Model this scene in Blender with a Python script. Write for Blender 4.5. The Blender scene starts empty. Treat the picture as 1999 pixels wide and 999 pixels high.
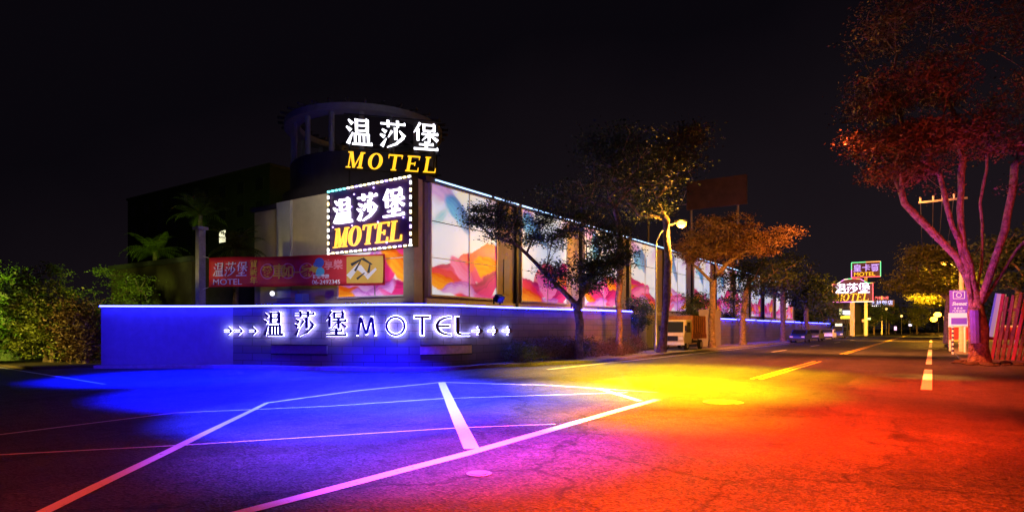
import bpy, math, random
import numpy as np
from mathutils import Vector, Matrix
random.seed(7); rng = np.random.default_rng(11)
S = bpy.context.scene; COL = S.collection
R = math.radians; PI = math.pi

# ------------------------------------------------------------------ camera
YAW = math.atan(820.5/1200.0)          # the road runs along +Y; the camera looks left of it
CAMH = 1.6; FPX = 1200.0; HOR = 640.5
cd = bpy.data.cameras.new('camera'); cam = bpy.data.objects.new('camera', cd); COL.objects.link(cam)
cam.location = (0, 0, CAMH); cam.rotation_euler = (R(90), 0, YAW)
cd.sensor_width = 36; cd.lens = FPX/1999*36; cd.shift_y = 141/1999; cd.clip_end = 2000; cd.clip_start = .05
S.camera = cam
FX, FY = -math.sin(YAW), math.cos(YAW); RX, RY = math.cos(YAW), math.sin(YAW)
def gnd(px, py):
    z = FPX*CAMH/(py-HOR); l = (px-999.5)*z/FPX
    return (z*FX+l*RX, z*FY+l*RY)
def onX(px, X):                        # where the sight line of column px meets the line x = X
    a = px-999.5; vx = FPX*FX+a*RX; vy = FPX*FY+a*RY
    return X*vy/vx
# ------------------------------------------------------------------ world and exposure
w = bpy.data.worlds.new('World'); S.world = w; w.use_nodes = True
nt = w.node_tree; nt.nodes.clear()
out = nt.nodes.new('ShaderNodeOutputWorld'); bg = nt.nodes.new('ShaderNodeBackground')
tc = nt.nodes.new('ShaderNodeTexCoord'); sep = nt.nodes.new('ShaderNodeSeparateXYZ')
rp = nt.nodes.new('ShaderNodeValToRGB'); nt.links.new(tc.outputs['Generated'], sep.inputs[0])
nz = nt.nodes.new('ShaderNodeTexNoise'); nz.inputs['Scale'].default_value = 2.2; nz.inputs['Detail'].default_value = 5
nt.links.new(tc.outputs['Generated'], nz.inputs['Vector'])
ma = nt.nodes.new('ShaderNodeMath'); ma.operation = 'MULTIPLY_ADD'; ma.inputs[1].default_value = .25; ma.inputs[2].default_value = -.12
nt.links.new(nz.outputs['Fac'], ma.inputs[0])
az = nt.nodes.new('ShaderNodeMath'); az.operation = 'MULTIPLY_ADD'; az.inputs[1].default_value = -.42; az.inputs[2].default_value = .40; nt.links.new(sep.outputs['Y'], az.inputs[0])
az2 = nt.nodes.new('ShaderNodeMath'); nt.links.new(az.outputs[0], az2.inputs[0]); nt.links.new(sep.outputs['Z'], az2.inputs[1])
ad = nt.nodes.new('ShaderNodeMath'); nt.links.new(az2.outputs[0], ad.inputs[0]); nt.links.new(ma.outputs[0], ad.inputs[1])
nt.links.new(ad.outputs[0], rp.inputs[0])
rp.color_ramp.elements[0].position = 0; rp.color_ramp.elements[0].color = (.0125, .0085, .0115, 1)
rp.color_ramp.elements[1].position = .5; rp.color_ramp.elements[1].color = (.0026, .0019, .0034, 1)
nt.links.new(rp.outputs[0], bg.inputs[0]); bg.inputs[1].default_value = 1.0; nt.links.new(bg.outputs[0], out.inputs[0])
S.view_settings.view_transform = 'Standard'; S.view_settings.look = 'None'; S.view_settings.exposure = 0; S.view_settings.gamma = 1
S.cycles.use_denoising = True; S.cycles.max_bounces = 4; S.cycles.diffuse_bounces = 2; S.cycles.glossy_bounces = 2
S.cycles.transparent_max_bounces = 6; S.cycles.sample_clamp_indirect = 6; S.cycles.caustics_reflective = False; S.cycles.caustics_refractive = False
# ------------------------------------------------------------------ coloured spots added to tint the junction, no fixtures
def spot(name, loc, to, power, col, ang, blend=1.0, r=.3):
    l = bpy.data.lights.new(name, 'SPOT'); o = bpy.data.objects.new(name, l); COL.objects.link(o)
    o.location = loc; l.energy = power; l.color = col; l.spot_size = R(ang); l.spot_blend = blend; l.shadow_soft_size = r
    o.rotation_euler = (Vector(to)-Vector(loc)).to_track_quat('-Z', 'Y').to_euler(); return o
def point(name, loc, power, col, r=.15):
    l = bpy.data.lights.new(name, 'POINT'); o = bpy.data.objects.new(name, l); COL.objects.link(o)
    o.location = loc; l.energy = power; l.color = col; l.shadow_soft_size = r; return o
spot('blue_road_fill', (-12.6, 8.0, 13), (-13.4, 10.4, 0), 230000, (.0002, .003, 1), 44, .35)  # added blue spots, make the blue pools on the road
spot('blue_road_fill', (-21.0, 9.6, 9), (-20.6, 10.6, 0), 150000, (.0002, .003, 1), 54, .6)
spot('blue_road_fill', (-15.0, 12.0, 8), (-15.8, 14.3, 0), 60000, (.0002, .003, 1), 50, .8)
spot('blue_road_fill', (-9.8, 11.0, 11), (-9.6, 11.6, 0), 105000, (.05, .055, 1), 50, 1)
spot('blue_road_fill', (-9.4, 7.6, 10), (-9.2, 7.8, 0), 130000, (.012, .016, 1), 37, .45)
spot('blue_wall_fill', (-14.0, 11.0, 4.5), (-19.5, 15.8, 1.8), 1500, (.01, .015, 1), 62, 1)  # unseen spot, added to deepen the blue of the wall
spot('violet_road_fill', (-6.0, 6.4, 9), (-6.2, 6.7, 0), 42000, (.13, .035, 1), 46, .9)  # added violet spot between the blue and red pools
spot('red_road_fill', (-2.9, 10.4, 10), (-2.2, 11.6, 0), 88000, (1, .03, .002), 50, .9)  # unseen red spots added over the near road
spot('red_road_fill', (-2.0, 5.6, 8), (-1.9, 6.3, 0), 44000, (1, .045, .003), 58, 1)
spot('magenta_fill', (-5.4, 9.5, 9), (-4.9, 8.6, 0), 6500, (1, .01, .3), 42, 1)  # added magenta spot, blends red into violet
spot('red_road_fill', (-3.0, 19, 12), (-1.8, 20, 0), 70000, (1, .05, .008), 62, 1)
spot('red_road_fill', (-4.0, 30, 12), (-3.6, 32, 0), 45000, (1, .13, .03), 80, 1)
spot('blue_wall_fill', (-23.0, 6.0, 3.5), (-26, 12.6, 1.3), 3400, (.008, .01, 1), 60, 1)  # added for the blue on the wall's left end
spot('lane_warm_fill', (.6, 22.5, 7), (-.1, 24.5, 0), 9000, (1, .5, .08), 28, 1)  # added spot, brightens the lane dashes
spot('road_amber_fill', (-4, 40, 10), (-4.5, 54, 0), 50000, (1, .26, .05), 110, 1)  # added to lift the dark road farther up
spot('dim_red_fill', (-6.0, -1.0, 5), (-9.8, 3.8, 0), 1500, (1, .05, .02), 110, 1)  # added so the left markings read red
spot('yellow_road_fill', (-8.6, 24.0, 11), (-8.0, 22.2, 0), 105000, (1, .58, .0), 66, 1)  # added yellow spots, unseen, above the lane
spot('yellow_road_fill', (-6.6, 17.4, 10), (-6.0, 16.2, 0), 120000, (1, .60, .0), 50, 1)
spot('yellow_road_fill', (-5.0, 11.0, 8), (-4.8, 11.3, 0), 26000, (1, .50, .0), 46, 1)
spot('magenta_fill', (-3.4, 29.5, 1.2), (1.4, 34.4, 5.0), 2300, (.8, .07, 1), 74, 1)  # added spot tinting the big tree's left side
spot('red_crown_fill', (3.6, 26.5, .6), (-1.2, 34.0, 9.3), 5200, (1, .06, .03), 62, 1)  # unseen spot added to redden the big crown
spot('blue_trunk_fill', (-7.5, 22, 2.2), (-13.9, 29.5, .9), 1500, (.08, .05, 1), 42, 1)  # added spot from the road side, tints the trunks blue
spot('orange_wall_fill', (-8.5, 26, 4.5), (-15.2, 31.6, 1.1), 5600, (1, .24, .0), 52, 1)  # added spot, tints the right wall part orange
# ------------------------------------------------------------------ materials
def mat(name, col, rough=.6, metal=0, emis=None, es=0, var=0, vs=4, bump=0, bs=20, spec=.5):
    m = bpy.data.materials.new(name); m.use_nodes = True; n = m.node_tree; b = n.nodes['Principled BSDF']
    b.inputs['Base Color'].default_value = (*col, 1); b.inputs['Roughness'].default_value = rough
    b.inputs['Metallic'].default_value = metal; b.inputs['Specular IOR Level'].default_value = spec
    if emis: b.inputs['Emission Color'].default_value = (*emis, 1); b.inputs['Emission Strength'].default_value = es
    t = n.nodes.new('ShaderNodeTexCoord')
    if var:
        z = n.nodes.new('ShaderNodeTexNoise'); z.inputs['Scale'].default_value = vs; z.inputs['Detail'].default_value = 6; z.inputs['Roughness'].default_value = .65
        n.links.new(t.outputs['Object'], z.inputs['Vector'])
        r = n.nodes.new('ShaderNodeValToRGB'); n.links.new(z.outputs['Fac'], r.inputs[0])
        r.color_ramp.elements[0].position = .3; r.color_ramp.elements[1].position = .7
        r.color_ramp.elements[0].color = (*[c*(1-var) for c in col], 1); r.color_ramp.elements[1].color = (*[min(1, c*(1+var)) for c in col], 1)
        n.links.new(r.outputs[0], b.inputs['Base Color'])
    if bump:
        z = n.nodes.new('ShaderNodeTexNoise'); z.inputs['Scale'].default_value = bs; z.inputs['Detail'].default_value = 4
        n.links.new(t.outputs['Object'], z.inputs['Vector'])
        bp = n.nodes.new('ShaderNodeBump'); bp.inputs['Strength'].default_value = bump; bp.inputs['Distance'].default_value = .02 if name != 'bark' else .08
        n.links.new(z.outputs['Fac'], bp.inputs['Height']); n.links.new(bp.outputs[0], b.inputs['Normal'])
    return m
def asphalt():
    m = bpy.data.materials.new('asphalt'); m.use_nodes = True; n = m.node_tree; b = n.nodes['Principled BSDF']; L = n.links
    t = n.nodes.new('ShaderNodeTexCoord')
    def noise(s, d=5, r=.6):
        z = n.nodes.new('ShaderNodeTexNoise'); z.inputs['Scale'].default_value = s; z.inputs['Detail'].default_value = d; z.inputs['Roughness'].default_value = r
        L.new(t.outputs['Object'], z.inputs['Vector']); return z
    def ramp(src, p0, c0, p1, c1):
        r = n.nodes.new('ShaderNodeValToRGB'); e = r.color_ramp.elements
        e[0].position = p0; e[0].color = (c0, c0, c0, 1); e[1].position = p1; e[1].color = (c1, c1, c1, 1); L.new(src, r.inputs[0]); return r
    def mul(a, c):
        x = n.nodes.new('ShaderNodeMix'); x.data_type = 'RGBA'; x.blend_type = 'MULTIPLY'; x.inputs[0].default_value = 1
        L.new(a, x.inputs[6]); L.new(c, x.inputs[7]); return x.outputs[2]
    big = noise(.35, 6); mid = noise(2.2, 6, .7); fine = noise(34, 4, .85)
    vor = n.nodes.new('ShaderNodeTexVoronoi'); vor.inputs['Scale'].default_value = 34; L.new(t.outputs['Object'], vor.inputs['Vector'])
    c = mul(ramp(big.outputs['Fac'], .35, .036, .68, .064).outputs[0], ramp(mid.outputs['Fac'], .3, .72, .7, 1.15).outputs[0])
    c = mul(c, ramp(fine.outputs['Fac'], .34, .35, .68, 1.6).outputs[0])
    sp = n.nodes.new('ShaderNodeSeparateColor'); L.new(vor.outputs['Color'], sp.inputs[0])
    c = mul(c, ramp(sp.outputs[0], 0, .35, 1, 1.75).outputs[0])          # pale and dark aggregate stones
    pv = n.nodes.new('ShaderNodeTexVoronoi'); pv.inputs['Scale'].default_value = .16; pv.distance = 'CHEBYCHEV'; L.new(t.outputs['Object'], pv.inputs['Vector'])
    s2 = n.nodes.new('ShaderNodeSeparateColor'); L.new(pv.outputs['Color'], s2.inputs[0])
    c = mul(c, ramp(s2.outputs[1], 0, .75, 1, 1.2).outputs[0])           # old rectangular repair patches
    mp = n.nodes.new('ShaderNodeMapping'); mp.inputs['Scale'].default_value = (1.1, .05, 1); L.new(t.outputs['Object'], mp.inputs[0])
    tr_ = n.nodes.new('ShaderNodeTexNoise'); tr_.inputs['Scale'].default_value = 1; tr_.inputs['Detail'].default_value = 5; L.new(mp.outputs[0], tr_.inputs['Vector'])
    c = mul(c, ramp(tr_.outputs['Fac'], .35, .7, .65, 1.15).outputs[0])  # tyre-polished lanes
    ol = noise(.8, 3, .5); c = mul(c, ramp(ol.outputs['Fac'], .28, .35, .36, 1).outputs[0])
    # fine wandering cracks
    cv = n.nodes.new('ShaderNodeTexVoronoi'); cv.feature = 'DISTANCE_TO_EDGE'; cv.inputs['Scale'].default_value = .22
    wv = n.nodes.new('ShaderNodeVectorMath'); wv.operation = 'MULTIPLY_ADD'; wv.inputs[1].default_value = (1.6,)*3
    L.new(noise(.9, 6).outputs['Color'], wv.inputs[0]); L.new(t.outputs['Object'], wv.inputs[2]); L.new(wv.outputs[0], cv.inputs['Vector'])
    c = mul(c, ramp(cv.outputs['Distance'], .0, .3, .012, 1).outputs[0])
    L.new(c, b.inputs['Base Color']); b.inputs['Specular IOR Level'].default_value = .3
    L.new(ramp(mid.outputs['Fac'], .3, .52, .7, .74).outputs[0], b.inputs['Roughness'])
    bp = n.nodes.new('ShaderNodeBump'); bp.inputs['Strength'].default_value = 1.0; bp.inputs['Distance'].default_value = .012
    L.new(vor.outputs['Distance'], bp.inputs['Height'])
    bp2 = n.nodes.new('ShaderNodeBump'); bp2.inputs['Strength'].default_value = .35; bp2.inputs['Distance'].default_value = .03
    L.new(mid.outputs['Fac'], bp2.inputs['Height']); L.new(bp.outputs[0], bp2.inputs['Normal']); L.new(bp2.outputs[0], b.inputs['Normal'])
    return m
def paint():
    m = mat('road_paint', (.78, .78, .74), .6, var=.12, vs=3, bump=.3, bs=60); n = m.node_tree
    b = n.nodes['Principled BSDF']; t = n.nodes.new('ShaderNodeTexCoord')
    z = n.nodes.new('ShaderNodeTexNoise'); z.inputs['Scale'].default_value = 9; z.inputs['Detail'].default_value = 9; z.inputs['Roughness'].default_value = .75
    n.links.new(t.outputs['Object'], z.inputs['Vector']); r = n.nodes.new('ShaderNodeValToRGB'); n.links.new(z.outputs['Fac'], r.inputs[0])
    r.color_ramp.elements[0].position = .34; r.color_ramp.elements[0].color = (.09, .09, .085, 1); r.color_ramp.elements[1].position = .40; r.color_ramp.elements[1].color = (.78, .78, .74, 1)
    n.links.new(r.outputs[0], b.inputs['Base Color']); return m
def glow(name, col, s):
    m = bpy.data.materials.new(name); m.use_nodes = True; n = m.node_tree; b = n.nodes['Principled BSDF']
    b.inputs['Base Color'].default_value = (.3, .3, .3, 1); b.inputs['Emission Color'].default_value = (*col, 1); b.inputs['Emission Strength'].default_value = s
    return m
M = dict(
    asphalt=asphalt(), paint=paint(),
    ypaint=mat('yellow_road_paint', (.75, .5, .06), .6, var=.2, vs=6),
    pave=mat('concrete_paving', (.20, .19, .18), .8, var=.3, vs=3, bump=.3, bs=40),
    kerb=mat('kerb_concrete', (.34, .33, .31), .8, var=.25, vs=5, bump=.3),
    soil=mat('soil', (.06, .045, .03), .95, var=.4, vs=6, bump=.6),
    wall=mat('granite_cladding', (.16, .14, .16), .5, var=.15, vs=9),
    wall_light=mat('pale_plaster', (.26, .26, .30), .7, var=.12, vs=3),
    coping=mat('stone_coping', (.35, .34, .36), .6, var=.15, vs=5),
    brickwall=None,
    beige=mat('beige_plaster', (.52, .45, .30), .75, var=.12, vs=1.3, bump=.1),
    grey=mat('grey_plaster', (.42, .44, .42), .7, var=.1, vs=1.5),
    drum=mat('dark_render', (.05, .04, .06), .8, var=.2, vs=1),
    dark=mat('dark_metal', (.03, .03, .035), .45, .6),
    white=mat('white_metal', (.75, .75, .75), .45, .1, var=.08),
    steel=mat('galvanised_steel', (.4, .4, .4), .45, .7, var=.2, vs=6),
    glass=mat('dark_glass', (.02, .025, .03), .12),
    bark=mat('bark', (.20, .15, .11), .9, var=.75, vs=5, bump=1, bs=14),
    leafA=mat('leaf_green', (.055, .085, .022), .5, var=.45, vs=1.2),
    leafB=mat('leaf_yellow_green', (.12, .16, .02), .5, var=.4, vs=1.5),
    leafC=mat('leaf_dark', (.03, .06, .02), .55, var=.5, vs=1),
    leafR=mat('leaf_russet', (.10, .055, .022), .55, var=.5, vs=1),
    red=mat('banner_red', (.62, .02, .03), .6, var=.1, vs=2), yellow=mat('banner_yellow', (.8, .6, .04), .6),
    wht=mat('printed_white', (.8, .8, .8), .6), blk=mat('printed_black', (.03, .03, .03), .6), pink=mat('printed_pink', (.75, .25, .3), .6),
    gold=mat('printed_gold', (.7, .42, .05), .6), pblue=mat('printed_blue', (.06, .12, .55), .6), cyan=mat('printed_cyan', (.1, .5, .6), .6),
    neon=glow('white_blue_neon', (.016, .02, 1), 85), neonb=glow('roof_neon', (.35, .6, 1), 3.0), halo=glow('halo_led', (.42, .40, 1), 26),
    lwhite=glow('white_led_letters', (.92, .9, 1), 3.0), lamber=glow('amber_led_letters', (1, .50, .015), 1.7),
    bulb=glow('white_bulb', (1, .95, .9), 4), bulby=glow('yellow_bulb', (1, .8, .35), 4), bulbc=glow('cyan_bulb', (.2, .9, .9), 3), bulbv=glow('violet_bulb', (.5, .35, 1), 3.5),
    signback=mat('purple_sign_board', (.11, .03, .17), .5),
    letterdark=mat('dark_letter_face', (.045, .02, .10), .4),
    sodium=glow('sodium_lamp', (1, .36, .02), 22),
    carblue=mat('blue_car_paint', (.03, .06, .35), .3, .3), carsilver=mat('silver_car_paint', (.35, .36, .4), .3, .5), carwhite=mat('white_car_paint', (.6, .6, .62), .3),
    tyre=mat('tyre_rubber', (.02, .02, .02), .8), rust=mat('rusty_corrugated_metal', (.25, .08, .045), .7, var=.5, vs=5),
    cabpaint=mat('pale_cab_paint', (.5, .42, .34), .4), cargo=mat('brown_tarpaulin', (.24, .10, .05), .8, var=.3, vs=4, bump=.4),
)
# ------------------------------------------------------------------ mesh helpers
class MB:
    def __init__(s): s.v = []; s.f = []
    def poly(s, pts, faces):
        k = len(s.v); s.v += [tuple(p) for p in pts]; s.f += [tuple(i+k for i in f) for f in faces]; return s
    def box(s, x0, x1, y0, y1, z0, z1, T=None):
        p = [(x, y, z) for z in (z0, z1) for x, y in ((x0, y0), (x1, y0), (x1, y1), (x0, y1))]
        if T: p = [tuple(T @ Vector(q)) for q in p]
        return s.poly(p, [(3, 2, 1, 0), (4, 5, 6, 7), (0, 1, 5, 4), (1, 2, 6, 5), (2, 3, 7, 6), (3, 0, 4, 7)])
    def tube(s, pts, rad, n=8, cap=True):
        pts = [Vector(p) for p in pts]; rr = rad if isinstance(rad, (list, tuple)) else [rad]*len(pts); k = len(s.v)
        up = Vector((0, 0, 1))
        for i, p in enumerate(pts):
            d = (pts[min(i+1, len(pts)-1)]-pts[max(i-1, 0)]).normalized()
            a = d.cross(up if abs(d.z) < .95 else Vector((1, 0, 0))).normalized(); b = d.cross(a)
            for j in range(n):
                t = 2*PI*j/n; s.v.append(tuple(p+(a*math.cos(t)+b*math.sin(t))*rr[i]))
        for i in range(len(pts)-1):
            for j in range(n):
                s.f.append((k+i*n+j, k+i*n+(j+1) % n, k+(i+1)*n+(j+1) % n, k+(i+1)*n+j))
        if cap:
            s.f.append(tuple(k+j for j in range(n))); e = k+(len(pts)-1)*n; s.f.append(tuple(e+j for j in reversed(range(n))))
        return s
    def prism(s, pts, z0, z1, T=None):
        n = len(pts); p = [(x, y, z0) for x, y in pts]+[(x, y, z1) for x, y in pts]
        if T: p = [tuple(T @ Vector(q)) for q in p]
        return s.poly(p, [tuple(reversed(range(n))), tuple(range(n, 2*n))]+[(i, (i+1) % n, n+(i+1) % n, n+i) for i in range(n)])
    def ball(s, c, r, n=10, m=6, sz=1):
        k = len(s.v)
        for i in range(m+1):
            t = PI*i/m
            for j in range(n): s.v.append((c[0]+r*math.sin(t)*math.cos(2*PI*j/n), c[1]+r*math.sin(t)*math.sin(2*PI*j/n), c[2]+r*sz*math.cos(t)))
        for i in range(m):
            for j in range(n): s.f.append((k+i*n+j, k+(i+1)*n+j, k+(i+1)*n+(j+1) % n, k+i*n+(j+1) % n))
        return s
    def build(s, name, m, parent=None, smooth=False):
        me = bpy.data.meshes.new(name); me.from_pydata(s.v, [], s.f); me.update()
        me.materials.append(m)
        if smooth: me.polygons.foreach_set('use_smooth', [True]*len(me.polygons))
        o = bpy.data.objects.new(name, me); COL.objects.link(o)
        if parent: o.parent = parent
        return o
def tag(o, label=None, cat=None, group=None, kind=None):
    if label: o['label'] = label
    if cat: o['category'] = cat
    if group: o['group'] = group
    if kind: o['kind'] = kind
    return o
def empty(name, loc=(0, 0, 0), rz=0, label=None, cat=None, group=None):
    o = bpy.data.objects.new(name, None); COL.objects.link(o); o.location = loc; o.rotation_euler.z = rz
    o.empty_display_size = .2
    return tag(o, label, cat, group)
def copy_tree(o, parent=None):
    kids = list(o.children); c = o.copy(); COL.objects.link(c); c.parent = parent
    for ch in kids: copy_tree(ch, c)
    return c
def struct(o): o['kind'] = 'structure'; return o
# ------------------------------------------------------------------ ground, road, pavements
g = MB(); g.poly([(-400, -60, 0), (200, -60, 0), (200, 900, 0), (-400, 900, 0)], [(0, 1, 2, 3)])
struct(g.build('road', M['asphalt']))
def pline(mb, pts, wd, z):                      # a painted band of real width along a ground polyline
    for (x0, y0), (x1, y1), w0, w1 in [(a, b, wa, wb) for (a, wa), (b, wb) in zip(zip(pts, wd), zip(pts[1:], wd[1:]))]:
        d = Vector((x1-x0, y1-y0)); d.normalize(); n = Vector((-d.y, d.x))
        L = math.hypot(x1-x0, y1-y0); k = max(1, int(L/1.0)); base = len(mb.v)
        for i in range(k+1):
            t = i/k; cx, cy = x0+(x1-x0)*t, y0+(y1-y0)*t; ww = w0+(w1-w0)*t
            j = .006*random.uniform(-1, 1)
            mb.v.append((cx+n.x*(ww/2+j), cy+n.y*(ww/2+j), z)); mb.v.append((cx-n.x*(ww/2-j), cy-n.y*(ww/2-j), z))
        for i in range(k): mb.f.append((base+2*i, base+2*i+1, base+2*i+3, base+2*i+2))
marks = MB()
Lz = [.004]
def mark(p, wd, m=None):
    Lz[0] += .0006
    pline(m or marks, [gnd(*q) for q in p], wd if isinstance(wd, list) else [wd]*len(p), Lz[0])
mark([(440, 1008), (915, 884), (1283, 779)], [.16, .19, .20])       # thick line along the lane
mark([(75, 1004), (350, 870), (522, 786)], [.14, .14, .1])
mark([(522, 786), (700, 762), (862, 746)], .12)
mark([(862, 746), (1075, 752), (1285, 766)], .12)
mark([(862, 746), (890, 810), (921, 876)], .21)
mark([(-20, 851), (340, 806), (640, 793), (860, 778), (1225, 766)], .07)
mark([(-20, 889), (360, 869), (900, 835), (1085, 828)], .055)
mark([(1168, 758), (1250, 783)], .16)
mark([(-8, 716), (100, 733), (205, 750)], .12)
def ystrip(X, Y0, Y1, wd, m, z=.005):
    m.poly([(X-wd/2, Y0, z), (X+wd/2, Y0, z), (X+wd/2, Y1, z), (X-wd/2, Y1, z)], [(0, 1, 2, 3)])
ystrip(-12.35, 20.5, 260, .13, marks, .0035)
ystrip(-.13, 19.3, 28.8, .25, marks); ystrip(-.13, 33, 56, .22, marks); ystrip(-.13, 62, 80, .22, marks); ystrip(-.13, 86, 104, .22, marks)
for y in range(44, 140, 16): ystrip(-8.9, y, y+5, .14, marks)
struct(marks.build('road_markings', M['paint']))
ym = MB(); ystrip(-4.72, 20.3, 33, .12, ym); ystrip(-4.46, 20.3, 33, .12, ym)
ystrip(-4.72, 43, 260, .12, ym); ystrip(-4.46, 43, 260, .12, ym)
struct(ym.build('road_centre_line', M['ypaint']))
# manhole cover and patched trench
mh = MB()
cx, cy = gnd(1412, 785); n = 28
mh.prism([(cx+.42*math.cos(2*PI*i/n), cy+.42*math.sin(2*PI*i/n)) for i in range(n)], 0.001, .012)
for k in range(-3, 4): mh.box(cx-.3, cx+.3, cy+k*.09-.015, cy+k*.09+.015, .012, .018)
tag(mh.build('manhole_cover', M['steel']), 'round iron manhole cover set in the asphalt near the yellow pool of light', 'manhole cover')
v = MB(); cx, cy = gnd(935, 925)
v.prism([(cx+.14*math.cos(2*PI*i/20), cy+.14*math.sin(2*PI*i/20)) for i in range(20)], .001, .012); v.prism([(cx+.1*math.cos(2*PI*i/20), cy+.1*math.sin(2*PI*i/20)) for i in range(20)], .0125, .02)
tag(v.build('valve_cover', M['steel']), 'small pale round valve cover in the violet lit asphalt', 'valve cover')
# left pavement with kerb
WP = [(-27.9, 11.2), (-26.3, 12.55), (-24.0, 14.1), (-21.3, 15.1), (-18.4, 16.2), (-16.6, 17.1), (-15.7, 18.3), (-15.45, 20.2), (-15.5, 23), (-15.55, 29), (-15.6, 36)]
def offset(path, d):
    o = []
    for i, p in enumerate(path):
        a = path[max(i-1, 0)]; b = path[min(i+1, len(path)-1)]; dx, dy = b[0]-a[0], b[1]-a[1]; l = math.hypot(dx, dy)
        o.append((p[0]+dy/l*d, p[1]-dx/l*d))
    return o
def smooth(path, n=6):
    r = []
    for i in range(len(path)-1):
        p0 = Vector(path[max(i-1, 0)]); p1 = Vector(path[i]); p2 = Vector(path[i+1]); p3 = Vector(path[min(i+2, len(path)-1)])
        for k in range(n):
            t = k/n; r.append(tuple(.5*((2*p1)+(p2-p0)*t+(2*p0-5*p1+4*p2-p3)*t*t+(3*p1-p0-3*p2+p3)*t**3)))
    r.append(tuple(path[-1])); return r
WS = smooth(WP)
def ribbon(mb, A, B, zt, z0=0):
    n = len(A); k = len(mb.v)
    for a, b in zip(A, B):
        for (x, y), z in ((a, z0), (a, zt), (b, zt), (b, z0)): mb.v.append((x, y, z))
    for i in range(n-1):
        for j in range(3): mb.f.append((k+4*i+j, k+4*i+j+1, k+4*i+j+5, k+4*i+j+4))
    mb.f.append((k, k+1, k+2, k+3)); e = k+4*(n-1); mb.f.append((e+3, e+2, e+1, e))
walk_in = WS[:]; walk_out = offset(WS, .35)
for i, (x, y) in enumerate(WS):
    if y > 20: f = min(1, (y-20)/6); walk_out[i] = (x+.35+f*(2.1), y)
walk_in += [(-15.6, 60), (-15.6, 160), (-15.6, 400)]; walk_out += [(-13.15, 60), (-13.15, 160), (-13.15, 400)]
p = MB(); ribbon(p, walk_in, walk_out, .13); struct(p.build('pavement', M['pave']))
k_ = MB(); ribbon(k_, [(x+.003, y) for x, y in walk_out], [(x+.17, y-(.17 if y < 19 else 0)) for x, y in walk_out], .12); struct(k_.build('kerb', M['kerb']))
p = MB(); p.box(1.15, 30, 36.5, 400, 0, .12); struct(p.build('pavement', M['pave']))
p = MB(); p.box(-80, -28.5, 9.1, 40, 0, .1); struct(p.build('verge_ground', M['soil']))
# ------------------------------------------------------------------ boundary wall with neon
def brickmat(name, c1, c2, mortar, sc, rough=.55):
    m = bpy.data.materials.new(name); m.use_nodes = True; n = m.node_tree; b = n.nodes['Principled BSDF']
    uv = n.nodes.new('ShaderNodeUVMap'); br = n.nodes.new('ShaderNodeTexBrick'); br.inputs['Scale'].default_value = sc
    br.inputs['Color1'].default_value = (*c1, 1); br.inputs['Color2'].default_value = (*c2, 1); br.inputs['Mortar'].default_value = (*mortar, 1)
    br.inputs['Mortar Size'].default_value = .012; br.inputs['Brick Width'].default_value = .9; br.inputs['Row Height'].default_value = .3
    n.links.new(uv.outputs[0], br.inputs['Vector'])
    z = n.nodes.new('ShaderNodeTexNoise'); z.inputs['Scale'].default_value = 7; z.inputs['Detail'].default_value = 6
    mx = n.nodes.new('ShaderNodeMix'); mx.data_type = 'RGBA'; mx.blend_type = 'MULTIPLY'; mx.inputs[0].default_value = .6
    n.links.new(br.outputs['Color'], mx.inputs[6]); n.links.new(z.outputs['Color'], mx.inputs[7]); n.links.new(mx.outputs[2], b.inputs['Base Color'])
    b.inputs['Roughness'].default_value = rough; return m
M['brickwall'] = brickmat('stone_tile_cladding', (.21, .18, .22), (.15, .13, .17), (.06, .05, .06), 1.0)
def uvwall(o, lens, heights):
    me = o.data; uv = me.uv_layers.new(name='UVMap')
    for li, l in enumerate(me.loops):
        v = me.vertices[l.vertex_index].co; uv.data[li].uv = (lens(v), v.z)
def wall_h(y): return 2.45 if y < 21 else min(2.6, 2.45+(y-21)*.01)
def wallmesh(path, th, name, m, parent, htfun=wall_h, z0=0):
    mb = MB(); inn = offset(path, -th)
    for i, (a, b) in enumerate(zip(path, inn)):
        h = htfun(a[1]); mb.v += [(a[0], a[1], z0), (a[0], a[1], h), (b[0], b[1], h), (b[0], b[1], z0)]
    n = len(path)
    for i in range(n-1):
        for j in range(3): mb.f.append((4*i+j+4, 4*i+j+5, 4*i+j+1, 4*i+j))
    mb.f += [(3, 2, 1, 0), (4*n-4, 4*n-3, 4*n-2, 4*n-1)]
    o = mb.build(name, m, parent)
    cum = [0]
    for a, b in zip(path, path[1:]): cum.append(cum[-1]+math.hypot(b[0]-a[0], b[1]-a[1]))
    me = o.data; uv = me.uv_layers.new(name='UVMap')
    for l in me.loops: uv.data[l.index].uv = (cum[l.vertex_index//4], me.vertices[l.vertex_index].co.z)
    return o
bw = empty('boundary_wall', (0, 0, 0), 0, 'long curved boundary wall around the motel corner under a white blue neon line', 'wall')
iL = next(i for i, q in enumerate(WS) if q[0] > -24.0)
wallmesh(WS[:iL+1], .3, 'pale_panel', M['wall_light'], bw)
wallmesh(WS[iL:], .3, 'wall_body', M['brickwall'], bw)
wallmesh(offset(WS, .07), .44, 'coping', M['coping'], bw, lambda y: wall_h(y)+.08, 2.451) if False else None
cp = MB(); A = offset(WS, .07); B = offset(WS, -.37)
kk = len(cp.v)
for a, b in zip(A, B):
    h = wall_h(a[1])+.002
    cp.v += [(a[0], a[1], h), (a[0], a[1], h+.08), (b[0], b[1], h+.08), (b[0], b[1], h)]
for i in range(len(A)-1):
    for j in range(4): cp.f.append((4*i+(j+1) % 4+4, 4*i+(j+1) % 4, 4*i+j, 4*i+j+4))
cp.f += [(3, 2, 1, 0), (len(cp.v)-4, len(cp.v)-3, len(cp.v)-2, len(cp.v)-1)]
cp.build('coping', M['coping'], bw)
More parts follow.
